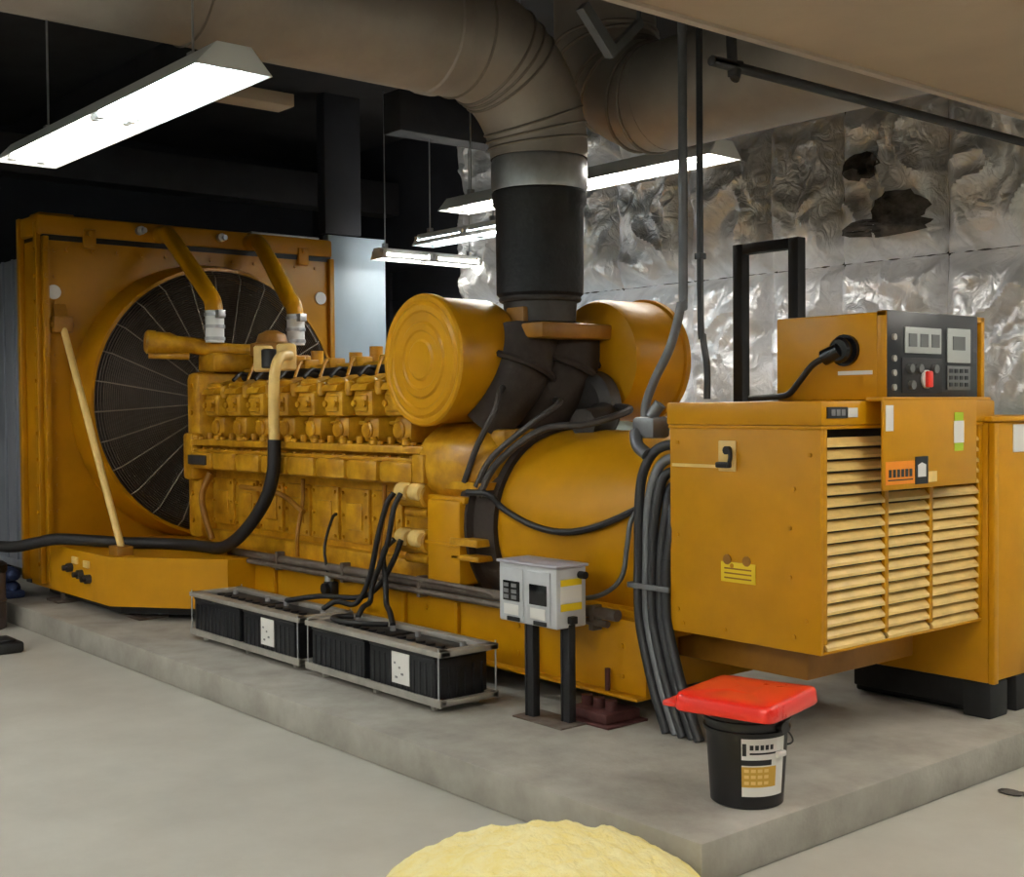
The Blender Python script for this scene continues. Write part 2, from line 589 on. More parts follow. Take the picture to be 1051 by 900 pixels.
# base frame: two channel rails, cross members
def base_frame():
    m = MB()
    for s in (-1, 1):
        yo = CY + s * .535
        yi = CY + s * .50
        lo, hi = min(yo, yi), max(yo, yi)
        m.box((-5.3, lo, .27), (-1.2, hi, .625), .006)
        fl = (yo, yo + s * .06)
        a, b = min(fl), max(fl)
        m.box((-5.3, a - .03 * (s > 0), .27), (-1.2, b - .0, .285), .004)
        m.box((-5.3, min(yi, yi - s * .1), .61), (-1.2, max(yi, yi - s * .1), .625), .004)
        m.box((-5.3, min(yi, yi - s * .1), .27), (-1.2, max(yi, yi - s * .1), .285), .004)
    for x in (-5.1, -4.2, -3.2, -2.2, -1.24):
        m.box((x - .04, CY - .5, .3), (x + .04, CY + .5, .6), .005)
    # stiffener ribs and bolts on the near face
    for x in (-4.6, -3.9, -3.1, -2.6, -1.95):
        m.box((x - .012, CY - .56, .285), (x + .012, CY - .535, .56), .003)
    for x in (-2.9, -2.62, -2.1, -1.75, -1.35):
        for z in (.36, .50):
            m.cyl((x, CY - .545, z), (x, CY - .53, z), .013, seg=8)
    f = m.build('base_frame', 'yellow', G)
    # tail of the frame under the cabinet
    t = MB().box((-1.2, 1.2, .45), (-.46, 2.0, .66), .01)
    t.build('tail_section', 'yellow_dark', f)
    return f
bf = base_frame()
rail = MB()
rail.tube([(-5.2, .955, .625), (-1.35, .955, .645)], .028, 10)
rail.tube([(-4.9, .935, .585), (-1.4, .94, .6)], .017, 8)
rail.tube([(-3.4, .93, .66), (-2.4, .925, .66), (-2.2, .95, .63)], .014, 8)
for x in (-4.5, -3.7, -2.9, -2.15, -1.5):
    rail.box((x - .015, .925, .56), (x + .015, .985, .68), .003)
rail.build('side_pipe', 'rust_grey', G)
for x in (-4.3, -2.75, -1.4):
    m = MB()
    m.box((x - .16, .78, PZ), (x + .16, 1.04, PZ + .012), .003)
    m.box((x - .13, .80, PZ + .014), (x + .13, 1.02, PZ + .06), .006)
    for dx in (-.08, 0, .08):
        m.cyl((x + dx, .88, PZ + .05), (x + dx, .88, .268), .028, seg=12)
    m.cyl((x - .02, .955, .268), (x - .02, .955, .39), .013, seg=8)
    m.build('vibration_isolator', 'rust_red', G)

# ---- radiator
RX = -6.8
RYL, RYR, RZB, RZT = .23, 2.80, .3, 3.12
GC = V((RX, 1.56, 1.68))
def radiator():
    m = MB()
    N = 64
    # front plate with a round hole
    def sq(a):
        c, s = math.cos(a), math.sin(a)
        k = []
        if abs(c) > 1e-6: k.append(((RYR if c > 0 else RYL) - GC.y) / c)
        if abs(s) > 1e-6: k.append(((2.93 if s > 0 else RZB) - GC.z) / s)
        t = min(k)
        return GC.y + c * t, GC.z + s * t
    angs = [2 * PI * k / N for k in range(N)]
    for yy in (RYL, RYR):
        for zz in (RZB, 2.93):
            angs.append(math.atan2(zz - GC.z, yy - GC.y) % (2 * PI))
    angs = sorted(angs)
    N = len(angs)
    hole, out, back = [], [], []
    for a in angs:
        y, z = sq(a)
        hole.append(m.bm.verts.new((RX, GC.y + 1.09 * math.cos(a), GC.z + 1.09 * math.sin(a))))
        out.append(m.bm.verts.new((RX, y, z)))
        back.append(m.bm.verts.new((RX - .42, y, z)))
    for k in range(N):
        j = (k + 1) % N
        m._f([hole[k], out[k], out[j], hole[j]])
        m._f([out[k], back[k], back[j], out[j]])
    m._f(back)
    # raised edge channels, with bolts
    for y in (RYL, RYR - .045):
        m.box((RX, y, RZB), (RX + .05, y + .045, 2.95), .006)
    m.box((RX - .42, RYL - .045, RZB), (RX - .36, RYL, RZT), .006)
    m.box((RX - .06, RYL - .04, RZB), (RX - .0, RYL, RZT - .06), .006)
    for k in range(13):
        z = .45 + k * .2
        m.cyl((RX + .05, RYL + .022, z), (RX + .062, RYL + .022, z), .016, seg=6)
        m.cyl((RX - .03, RYL - .055, z), (RX - .03, RYL - .03, z), .016, seg=6)
        m.cyl((RX, RYL + .1, z), (RX + .014, RYL + .1, z), .014, seg=6)
    for k in range(12):
        y = RYL + .2 + k * .2
        m.cyl((RX, y, 2.86), (RX + .014, y, 2.86), .014, seg=6)
    r = m.build('radiator', 'yellow_radiator', G)
    # top tank with gap line and brackets
    t = MB()
    t.box((RX - .42, RYL - .03, 2.965), (RX + .02, RYR, RZT), .02)
    for y in (.6, 2.5):
        t.box((RX - .02, y - .05, 2.88), (RX + .035, y + .05, 3.03), .008)
        t.cyl((RX + .03, y, 2.995), (RX + .05, y, 2.995), .02, seg=8)
    t.box((RX - .3, RYL + .02, RZT - .01), (RX - .1, RYL + .3, RZT + .03), .01)
    t.build('top_tank', 'yellow_radiator', r)
    MB().box((RX - .41, RYL + .01, 2.925), (RX + .006, RYR - .01, 2.97)).build('tank_gap_shade', 'black', r)  # black strip stands in for the shaded slot under the tank
    t = MB().box((RX - .1, 2.0, RZT - .004), (RX + .03, 2.66, RZT + .012), .004)
    t.build('tank_strip', 'galv', r)
    # flared shroud ring
    t = MB()
    t.lathe(V((RX - .02, GC.y, GC.z)), (1, 0, 0), [(0, 1.13), (.1, 1.128), (.2, 1.115), (.28, 1.1), (.33, 1.085), (.33, 1.06), (.0, 1.06)], 72, caps=False)
    t.build('fan_shroud', 'yellow_radiator', r, 60)
    # dark core behind
    t = MB().box((RX - .36, GC.y - 1.09, GC.z - 1.09), (RX - .3, GC.y + 1.09, GC.z + 1.09))
    t.build('radiator_core', 'core_dark', r)
    # fan at rest
    t = MB()
    t.cyl((RX - .05, GC.y, GC.z), (RX + .2, GC.y, GC.z), .2, seg=24, bev=.02)
    for k in range(8):
        a = 2 * PI * k / 8 + .2
        rad = V((0, math.cos(a), math.sin(a)))
        tan = V((0, -math.sin(a), math.cos(a)))
        ax = V((1, 0, 0))
        ps = []
        for (rr, w, tw) in ((.18, .12, .75), (.5, .17, .6), (.85, .2, .48), (1.02, .19, .42)):
            dirv = tan * math.cos(tw) + ax * math.sin(tw)
            nrm = rad.cross(dirv).normalized() * .006
            c = V((RX + .1, GC.y, GC.z)) + rad * rr
            ps.append([t.bm.verts.new(c - dirv * w - nrm), t.bm.verts.new(c + dirv * w - nrm), t.bm.verts.new(c + dirv * w + nrm), t.bm.verts.new(c - dirv * w + nrm)])
        for A, B in zip(ps, ps[1:]):
            t.skin(A, B)
        t._f(ps[0]); t._f(list(reversed(ps[-1])))
    t.build('fan', 'fan_dark', r)
    # wire guard: rings and radial wires, flat front with rounded shoulder
    t = MB()
    gx = RX + .35
    for k in range(60):
        R = .1 + k * .0164
        xx = gx if R < 1.0 else gx - (R - 1.0) * .9
        t.torus((xx, GC.y, GC.z), (1, 0, 0), R, .0066, 56, 4)
    for k in range(5):
        t.torus((gx - .07 - k * .045, GC.y, GC.z), (1, 0, 0), 1.082, .006, 64, 4)
    t.build('fan_guard', 'guard_wire', r)
    t = MB()
    for k in range(28):
        a = 2 * PI * (k + .3) / 28
        o = V((0, math.cos(a), math.sin(a)))
        c = V((gx + .006, GC.y, GC.z))
        t.tube([c + o * .1, c + o * 1.0, c + o * 1.082 + V((-.08, 0, 0)), c + o * 1.085 + V((-.3, 0, 0))], .0055, 5, 1, False)
    t.lathe(V((gx - .004, GC.y, GC.z)), (1, 0, 0), [(0, .13), (.01, .13)], 24)
    t.build('guard_spokes', 'spoke_wire', r)
    # round tags on the plate
    for y, z in ((.26, 2.53), (2.62, 2.6)):
        MB().cyl((RX, y + .06, z), (RX + .014, y + .06, z), .055, seg=20).build('round_tag', 'white_sticker', r)
    # brace rod with bracket
    t = MB()
    t.tube([(RX + .03, .37, 2.3), (-5.66, .36, .64)], .026, 12)
    t.build('brace_rod', 'yellow_pale', r)
    t = MB()
    t.box((RX, .29, 2.22), (RX + .09, .44, 2.34), .01)
    t.prism([(RX + .01, 2.33), (RX + .06, 2.33), (RX + .01, 2.44)], 'y', .31, .41)
    t.cyl((RX + .05, .28, 2.28), (RX + .05, .45, 2.28), .022, seg=10)
    t.box((-5.76, .30, .6), (-5.6, .42, .67), .01)
    t.split('brace_bracket', 'yellow_dark', r)
    # flared base box between radiator and frame
    t = MB()
    t.prism([(-7.15, .24), (-5.6, .24), (-4.9, .78), (-4.9, .98), (-4.9, 2.0), (-5.6, 2.78), (-7.15, 2.78)], 'z', .265, .605)
    t.build('radiator_base', 'yellow', r)
    t = MB()
    t.prism([(-7.05, .34), (-5.65, .34), (-5.05, .82), (-5.05, 2.0), (-5.65, 2.7), (-7.05, 2.7)], 'z', .2, .266)
    t.build('base_underframe', 'dark_steel', r)
    for k, (x, z) in enumerate(((-6.3, .47), (-6.1, .44), (-5.95, .42))):
        t = MB()
        t.cyl((x, .25, z), (x, .2, z), .033, seg=12)
        t.cyl((x, .2, z), (x, .17, z), .02, seg=8)
        t.build('drain_valve', 'gunmetal', r)
    t = MB()
    for (x, z) in ((-6.22, .53), (-6.0, .52)):
        t.box((x - .05, .225, z - .025), (x + .05, .242, z + .025), .004)
    t.split('valve_plate', 'yellow_pale', r)
    for (x, y) in ((-6.75, .35), (-5.6, .5), (-5.15, 1.0)):
        t = MB()
        t.box((x - .12, y - .1, PZ), (x + .12, y + .12, PZ + .02), .004)
        t.cyl((x, y, PZ + .02), (x, y, .27), .035, seg=12)
        t.build('mount_foot', 'rust_grey', r)
    return r
rad = radiator()

# ---- engine
def engine():
    m = MB()
    m.box((-5.75, 1.12, .60), (-2.5, 1.92, 1.25), .02)
    m.box((-5.7, 1.05, .60), (-2.62, 1.99, .74), .015)            # oil pan ledge
    # V deck
    m.prism([(1.08, 1.17), (1.96, 1.17), (2.02, 1.385), (1.8, 1.4), (1.6, 1.72), (1.44, 1.72), (1.3, 1.4), (1.02, 1.385)], 'x', -5.78, -2.9)
    e = m.build('engine_block', 'yellow_engine', G)
    for i in range(8):
        x = -5.58 + i * .355
        t = MB()
        t.box((x - .155, 1.095, .78), (x + .155, 1.125, 1.12), .01)
        for dx in (-.13, .13):
            for dz in (.81, .95, 1.09):
                t.cyl((x + dx, 1.08, dz), (x + dx, 1.1, dz), .012, seg=6)
        t.box((x - .09, 1.085, .86), (x + .09, 1.1, 1.03), .01)
        t.build('inspection_cover', 'yellow_engine', e)
    # side manifold box under the heads
    t = MB()
    for i in range(8):
        x = -5.62 + i * .355
        t.box((x - .16, .93, 1.19), (x + .17, 1.14, 1.315), .025)
        for dx in (-.12, 0, .12):
            t.cyl((x + dx, .975, 1.31), (x + dx, .975, 1.345), .016, seg=6)
    t.box((-5.8, .955, 1.31), (-2.78, 1.15, 1.335), .006)
    t.box((-5.8, .95, 1.36), (-2.85, 1.3, 1.405), .008)
    for i in range(9):
        t.cyl((-5.725 + i * .333, .97, 1.4), (-5.725 + i * .333, .97, 1.44), .03, seg=10, bev=.008)
        t.cyl((-5.66 + i * .333, .975, 1.4), (-5.66 + i * .333, .975, 1.425), .02, seg=8)
    t.build('side_manifold', 'yellow_engine', e)
    t = MB().box((-5.78, .915, 1.22), (-5.5, .935, 1.29), .006)
    t.build('name_plate', 'gunmetal', e)
    # front gear case
    t = MB()
    t.box((-5.98, 1.0, .66), (-5.76, 2.05, 1.9), .05)
    t.box((-5.92, .94, 1.1), (-5.76, 1.06, 1.45), .03)
    for z in (.8, 1.0, 1.2, 1.4, 1.6, 1.8):
        t.cyl((-5.87, .985, z), (-5.87, 1.01, z), .02, seg=8)
    t.cyl((-6.25, CY, 1.68), (-5.95, CY, 1.68), .13, seg=20)
    t.build('gear_case', 'yellow_engine', e)
    # rear round end of the aftercooler
    t = MB()
    t.lathe((-2.95, 1.16, 1.3), (1, 0, 0), [(0, .2), (.08, .235), (.3, .235), (.48, .19), (.58, .1)], 24)
    t.box((-2.93, .91, 1.2), (-2.82, 1.0, 1.36), .01)
    t.build('oil_cooler', 'yellow_engine', e)
    return e
eng = engine()

# cylinder heads of the near bank and of the far bank
def head(x, side):
    h = MB()
    y = (lambda a: CY + side * (a - CY)) if side < 0 else None
    def Y(a):           # a is given for the near bank
        return a if side > 0 else 2 * CY - a
    def bx(a0, a1, x0_, x1_, z0_, z1_, b, mb):
        lo, hi = sorted((Y(a0), Y(a1)))
        mb.box((x0_, lo, z0_), (x1_, hi, z1_), b)
    # lower rounded body on the flange
    bx(1.05, 1.36, x - .095, x + .095, 1.405, 1.58, .045, h)
    for dx in (-.075, .075):
        h.cyl((x + dx, Y(1.03), 1.40), (x + dx, Y(1.03), 1.45), .022, seg=8)
    h.cyl((x - .01, Y(1.03), 1.49), (x - .01, Y(1.09), 1.49), .055, seg=14, bev=.01)
    o = h.build('cylinder_head', 'yellow_engine', G)
    c = MB()
    # upper cover: rounded box, sloping bright top, side boss
    bx(1.0, 1.3, x - .105, x + .105, 1.57, 1.735, .03, c)
    bx(.985, 1.02, x - .08, x + .07, 1.6, 1.70, .015, c)
    ys = [(Y(.985), 1.73), (Y(1.0), 1.765), (Y(1.1), 1.80), (Y(1.2), 1.835), (Y(1.33), 1.80), (Y(1.33), 1.73)]
    if side < 0:
        ys = list(reversed(ys))
    c.prism(ys, 'x', x - .112, x + .06)
    c.ball((x - .03, Y(1.06), 1.785), .06, 12, (1.5, 1, .55))
    c.cyl((x + .1, Y(1.06), 1.70), (x + .1, Y(1.06), 1.79), .03, seg=10, bev=.006)
    c.cyl((x + .055, Y(.97), 1.65), (x + .055, Y(1.0), 1.65), .02, seg=8)
    c.cyl((x - .055, Y(.97), 1.65), (x - .055, Y(1.0), 1.65), .02, seg=8)
    c.build('valve_cover', 'yellow_engine', o)
    return o
for i in range(8):
    head(-5.56 + i * .333, 1)
for i in range(8):
    head(-5.56 + i * .333, -1)
# fuel rail along the top, intake
m = MB()
m.tube([(-5.7, 1.36, 1.9), (-3.0, 1.36, 1.9)], .022, 10)
m.tube([(-5.7, 1.14, 1.53), (-3.1, 1.14, 1.53)], .012, 8)
for i in range(8):
    x = -5.45 + i * .333
    m.tube([(x, 1.36, 1.9), (x + .03, 1.28, 1.94), (x + .08, 1.2, 1.83)], .011, 8, 4)
    m.box((x - .04, 1.3, 1.86), (x + .05, 1.42, 1.96), .01)
m.build('fuel_rail', 'yellow_engine', G)
m = MB()
m.tube([(-5.6, 1.3, 1.86), (-5.0, 1.31, 1.87), (-4.4, 1.3, 1.86), (-3.1, 1.3, 1.87)], .035, 10)
for i in range(8):
    m.tube([(-5.5 + i * .333, 1.3, 1.86), (-5.47 + i * .333, 1.2, 1.88), (-5.44 + i * .333, 1.12, 1.83)], .014, 8, 4)
m.build('dark_gap_tubes', 'rubber', G)  # black tubes added to stand for the shaded gaps along the heads
m = MB()
m.box((-5.5, 1.4, 1.72), (-3.0, 1.66, 1.93), .05)
for i in range(10):
    x = -5.4 + i * .25
    m.cyl((x, 1.5, 1.9), (x, 1.5, 1.97 + .03 * (i % 3)), .045, seg=12)
m.build('intake_manifold', 'yellow_engine', G)

# front of engine: thermostat housing, fuel filters
m = MB()
m.tube([(-5.85, 1.85, 2.06), (-5.85, 1.3, 2.06), (-5.9, 1.02, 2.1), (-5.98, .76, 2.12)], lambda t: .062 + .02 * (t > .85), 14, 5)
m.cyl((-5.98, .78, 2.12), (-6.0, .7, 2.125), .088, seg=18, bev=.015)
m.cyl((-5.9, 1.0, 2.02), (-6.03, .74, 2.03), .03, seg=10)
m.box((-5.98, 1.1, 1.9), (-5.7, 1.95, 2.04), .03)
m.build('thermostat_housing', 'yellow_engine', G)
m = MB()
m.cyl((-4.99, 1.12, 1.88), (-4.99, 1.12, 2.06), .068, seg=18, bev=.012)
m.cyl((-4.67, 1.12, 1.88), (-4.67, 1.12, 2.06), .068, seg=18, bev=.012)
m.split('fuel_filter', 'yellow_pale', G)
MB().cyl((-4.83, 1.08, 1.9), (-4.83, 1.08, 2.03), .055, seg=14, bev=.008).build('filler_cap', 'black', G)
m = MB()
m.lathe((-5.55, 1.5, 2.02), (0, 0, 1), [(0, .16), (.09, .16), (.1, .12), (.16, .1), (.19, .04)], 22)
m.cyl((-5.55, 1.5, 1.9), (-5.55, 1.5, 2.03), .1, seg=16)
m.build('breather_dome', 'yellow_dark', G)

# coolant pipes from the radiator top tank to the engine
for (y0, y1) in ((1.18, 1.16), (1.98, 1.85)):
    m = MB()
    m.tube([(RX - .02, y0, 3.03), (RX + .1, y0, 3.03), (RX + .24, y0, 2.97), (-5.93, y1, 2.52), (-5.83, y1, 2.43), (-5.8, y1, 2.33)], .066, 14, 6)
    p = m.build('coolant_pipe', 'yellow', G)
    c = MB()
    c.cyl((-5.8, y1, 2.12), (-5.8, y1, 2.36), .07, seg=18)
    c.build('hose_sleeve', 'white_enamel', p)
    c = MB()
    for z in (2.15, 2.24, 2.33):
        c.cyl((-5.8, y1, z - .012), (-5.8, y1, z + .012), .078, seg=18)
    c.box((-5.74, y1 - .03, 2.3), (-5.68, y1 + .03, 2.36), .005)
    c.build('hose_clamp', 'galv', p)
m = MB()
for y in (1.0, 1.7):
    m.tube([(RX + .0, y, 3.05), (RX + .1, y + .02, 3.05)], .022, 10)
    m.cyl((RX + .03, y, 3.05), (RX + .08, y, 3.05), .035, seg=12)
m.split('tank_fitting', 'galv', G)

# breather pipe that turns into a black drain hose
m = MB()
m.tube([(-4.6, 1.1, 1.98), (-4.47, .96, 1.96), (-4.42, .89, 1.86), (-4.42, .88, 1.65), (-4.42, .88, 1.38)], .036, 12, 6)
br = m.build('breather_pipe', 'yellow_pale', G)
m = MB()
m.tube([(-4.42, .88, 1.42), (-4.42, .87, 1.22), (-4.5, .86, 1.04), (-4.68, .85, .87), (-4.92, .85, .73), (-5.15, .86, .66), (-5.4, .86, .645), (-5.62, .82, .645), (-5.85, .7, .645), (-6.05, .52, .65), (-6.25, .34, .665), (-6.45, .18, .67), (-6.62, .08, .635), (-6.8, -.02, .6), (-7.1, -.12, .6), (-7.4, -.22, .6)], .043, 12, 6)
m.build('drain_hose', 'rubber', br)

# starters, junction post
for z in (1.13, .87):
    m = MB()
    m.cyl((-3.1, .97, z), (-2.83, .97, z), .07, seg=18, bev=.015)
    m.cyl((-3.14, .97, z), (-3.09, .97, z), .05, seg=14)
    m.box((-3.05, .98, z - .12), (-2.83, 1.1, z + .05), .02)
    m.cyl((-3.06, .98, z - .1), (-2.85, .98, z - .1), .03, seg=12)
    st = m.build('starter_motor', 'yellow_engine', G)
    for xa in (-3.07, -2.94):
        MB().cyl((xa, .93, z + .02), (xa + .1, .92, z + .02), .05, seg=14, bev=.012).build('solenoid', 'yellow_pale', st)
m = MB()
m.box((-2.82, .93, .66), (-2.52, 1.14, 1.12), .02)
m.box((-2.84, .95, 1.1), (-2.5, 1.14, 1.14), .01)
m.box((-2.83, .925, .87), (-2.51, .94, .89), .003)
m.build('starter_bracket', 'yellow', G)

# flywheel housing and alternator
m = MB()
m.lathe((-2.62, CY, .98), (1, 0, 0), [(0, .5), (.04, .56), (.12, .56), (.13, .52), (.3, .52)], 48)
m.build('flywheel_housing', 'turbo_iron', G)
m = MB()
m.box((-2.6, .92, .88), (-2.36, 1.1, .92), .008)
m.box((-2.6, .93, .8), (-2.36, 1.1, .83), .008)
m.box((-2.66, 1.1, 1.4), (-2.34, 1.9, 1.5), .02)
m.prism([(-2.68, 1.18), (-2.36, 1.18), (-2.36, 1.22), (-2.68, 1.22)], 'y', .95, 1.2)
m.split('housing_lug', 'yellow_engine', G)
m = MB()
m.lathe((-2.36, CY, .985), (1, 0, 0), [(0, .40), (.0, .46), (.05, .495), (.12, .51), (1.26, .51), (1.27, .48)], 64)
al = m.build('alternator', 'yellow', G)
m = MB()
m.box((-2.2, 1.05, .56), (-1.1, 1.2, .66), .01)
m.box((-2.2, 1.84, .56), (-1.1, 2.0, .66), .01)
m.split('alternator_foot', 'yellow', al)
m = MB()
pts = []
for k in range(15):
    a = PI * (.86 + .0 * k)
pts = [(-2.45, .93, 1.17), (-2.3, .955, 1.165)]
for k in range(9):
    t_ = k / 8
    x = -2.25 + t_ * 1.0
    z = 1.14 - .16 * math.sin(PI * (t_ * .85 + .08)) + .05 * t_
    yy = CY - math.sqrt(max(.01, .525 ** 2 - (z - .985) ** 2))
    pts.append((x, yy - .012, z))
m.tube(pts, .017, 8, 4)
m.build('harness_cable', 'rubber', al)
m = MB()
m.tube([(-2.0, 1.02, .68), (-1.75, .985, .68), (-1.5, .98, .72), (-1.35, .98, .82), (-1.3, .97, .98), (-1.28, .98, 1.1), (-1.26, 1.06, 1.18)], .012, 8, 5)
m.build('sensor_cable', 'conduit', al)

# ---- exhaust gear over the flywheel: turbos, air cleaners, cross beam
def cleaner(cx, y0, y1, cap):
    s = 1 if y1 > y0 else -1
    m = MB()
    m.lathe((cx, y0 + s * .02, 1.88), (0, s, 0), [(0, .345), (abs(y1 - y0) - .06, .345), (abs(y1 - y0) - .02, .33), (abs(y1 - y0), .2)], 56)
    a = m.build('air_cleaner', 'yellow', G)
    c = MB()
    c.lathe((cx, y0, 1.88), (0, s, 0), [(-.012, .05), (-.016, .1), (-.006, .115), (-.006, .155), (-.014, .165), (-.014, .2), (-.004, .212), (-.004, .26), (-.012, .27), (-.012, .3), (0, .318), (-.006, .33), (-.006, .352), (.005, .362), (.04, .362), (.045, .346)], 64)
    c.build('end_cap', 'yellow', a, 25)
    return a
cleaner(-2.75, .86, 1.3, True)
cleaner(-2.35, 2.19, 1.78, True)
m = MB()
m.box((-2.45, 1.25, 1.99), (-2.2, 1.85, 2.075), .015)
m.box((-2.55, 1.29, 1.99), (-2.4, 1.33, 2.17), .01)
m.build('cross_beam', 'yellow_dark', G)
for (y, r0) in ((1.27, .2), (1.58, .23), (1.8, .17)):
    m = MB()
    m.tube([(-2.5, y + .1, 1.98), (-2.45, y + .03, 1.84), (-2.48, y - .06, 1.66), (-2.56, y - .12, 1.52)], lambda t, r0=r0: r0 * (1 - .35 * t), 20, 5)
    m.torus((-2.45, y + .03, 1.84), (0.1, .4, 1), r0 * .98, .02, 28, 6)
    m.build('turbo_elbow', 'turbo_iron', G)
m = MB()
for y in (1.4, 1.66):
    m.lathe((-2.75, y, 1.72), (1, 0, 0), [(0, .1), (.05, .2), (.16, .22), (.28, .19), (.34, .1)], 28)
m.split('turbocharger', 'turbo_iron', G)
m = MB()
m.lathe((-2.3, 1.62, 1.62), (0, 1, 0), [(0, .15), (.04, .2), (.12, .2), (.16, .15)], 28)
m.tube([(-2.3, 1.75, 1.62), (-2.1, 1.6, 1.55), (-2.05, 1.4, 1.53)], .08, 12)
m.build('turbo_housing', 'gunmetal', G)
m = MB()
m.tube([(-2.5, 1.3, 1.72), (-2.36, 1.1, 1.72), (-2.32, 1.02, 1.6), (-2.42, .98, 1.42), (-2.5, .95, 1.22)], .018, 8)
m.tube([(-2.4, 1.5, 1.66), (-2.1, 1.28, 1.64), (-2.15, 1.12, 1.53), (-2.32, 1.0, 1.36), (-2.4, .95, 1.2)], .016, 8)
m.tube([(-2.2, 1.75, 1.62), (-1.85, 1.55, 1.6), (-1.9, 1.3, 1.53), (-2.1, 1.15, 1.5), (-2.3, 1.02, 1.33), (-2.38, .95, 1.15)], .02, 8)
m.split('oil_line', 'gunmetal', G)

# ---- control cabinet
CX0, CX1, CY0, CY1, CZ0, CZ1 = -1.035, -.23, .975, 2.2, .62, 1.535
def cabinet():
    m = MB()
    # carcass without the louvred face
    m.box((CX0, CY0, CZ0), (CX1, CY0 + .02, CZ1), .004)                 # near side sheet
    m.box((CX0, CY0 + .02, CZ0), (CX1 - .02, CY1, CZ0 + .02))           # bottom
    m.box((CX0, CY0 + .02, CZ0 + .02), (CX0 + .02, CY1, CZ1))           # left end
    m.box((CX0 + .02, CY1 - .02, CZ0 + .02), (CX1 - .02, CY1, CZ1))     # far side
    m.box((CX1 - .02, CY0 + .02, CZ0), (CX1, CY1, CZ0 + .012), .003)     # louvre frame
    m.box((CX1 - .02, CY0 + .02, CZ0 + .04), (CX1, CY0 + .045, CZ1), .003)
    m.box((CX1 - .02, CY1 - .03, CZ0 + .04), (CX1, CY1, CZ1), .003)
    m.box((CX1 - .02, CY0 + .075, CZ1 - .012), (CX1, CY1 - .03, CZ1), .002)
    for y in (CY0 + .46, CY0 + .80):
        m.box((CX1 - .02, y - .014, CZ0 + .04), (CX1 - .001, y + .014, CZ1 - .01), .003)
    m.box((CX0 + .05, CY0 + .3, CZ0 + .04), (CX0 + .3, CY1 - .05, CZ1 - .03))
    for (x, z) in ((-.99, .72), (-.99, 1.05), (-.96, .66), (-.72, .66), (-.36, .68), (-.3, .75), (-.38, 1.12), (-.36, 1.28), (-.28, 1.42), (-.99, 1.46), (-.38, .92), (-.68, .94)):
        m.cyl((x, CY0 - .006, z), (x, CY0, z), .01, seg=8)
    cb = m.build('control_cabinet', 'yellow', G)
    t = MB().box((CX1 - .32, CY0 + .03, CZ0 + .03), (CX1 - .3, CY1 - .03, CZ1 - .02))
    t.build('inner_bulkhead', 'dark_steel', cb)
    # louvre blades, one bank between each pair of mullions
    t = MB()
    n = 18
    for k in range(n):
        z = CZ0 + .03 + k * (CZ1 - CZ0 - .05) / n
        for (a, b) in ((CY0 + .045, CY0 + .446), (CY0 + .474, CY0 + .786), (CY0 + .814, CY1 - .03)):
            poly = [(CX1 - .034, z + .014), (CX1 - .008, z - .018), (CX1 - .001, z - .018), (CX1 - .001, z - .006), (CX1 - .026, z + .02)]
            t.prism(poly, 'y', a, b)
    t.build('louvre_blades', 'yellow_pale', cb)  # pale colour puts the bright light on the blade tops into the paint
    # lid
    t = MB()
    t.box((CX0 - .012, CY0 - .012, CZ1 - .0), (CX1 + .014, 2.29, CZ1 + .1), .012)
    t.box((CX0 - .006, CY0 - .006, CZ1 - .014), (CX1 + .006, 2.2, CZ1), .003)
    t.build('cabinet_lid', 'yellow', cb)
    # latch with plate
    t = MB()
    t.box((-.75, CY0 - .008, 1.34), (-.655, CY0, 1.47), .004)
    lt = t.build('latch_plate', 'yellow_pale', cb)
    t = MB()
    t.cyl((-.69, CY0 - .03, 1.43), (-.69, CY0 - .006, 1.43), .018, seg=10)
    t.box((-.75, CY0 - .03, 1.355), (-.675, CY0 - .006, 1.38), .006)
    t.tube([(-.68, CY0 - .025, 1.36), (-.665, CY0 - .03, 1.4), (-.67, CY0 - .025, 1.43)], .009, 8)
    t.build('latch_handle', 'black', lt)
    t = MB().box((-1.02, CY0 - .004, 1.352), (-.75, CY0, 1.366))
    t.build('seam_strip', 'yellow_pale', cb)
    t = MB()
    t.box((-.74, CY0 - .004, .87), (-.555, CY0, .955), .001)
    w = t.build('warning_sticker', 'decal_yellow', cb)
    t = MB()
    for x in (-.705, -.6):
        t.cyl((x, CY0 - .007, .965), (x, CY0 - .003, .965), .022, seg=10)
    for z in (.885, .905, .925):
        t.box((-.72, CY0 - .006, z), (-.575, CY0 - .004, z + .006))
    t.build('sticker_print', 'yellow_dark', w)
    # badge on the front of the lid
    t = MB().box((CX1 + .014, .995, 1.565), (CX1 + .019, 1.13, 1.61))
    b = t.build('lid_badge', 'panel_black', cb)
    MB().box((CX1 + .014, 1.135, 1.568), (CX1 + .018, 1.2, 1.606)).build('badge_label', 'white_sticker', b)
    t = MB()
    for k in range(3):
        t.box((CX1 + .019, 1.02 + k * .033, 1.575), (CX1 + .021, 1.045 + k * .033, 1.6))
    t.build('badge_letter', 'grey_print', b)
    return cb
cab = cabinet()

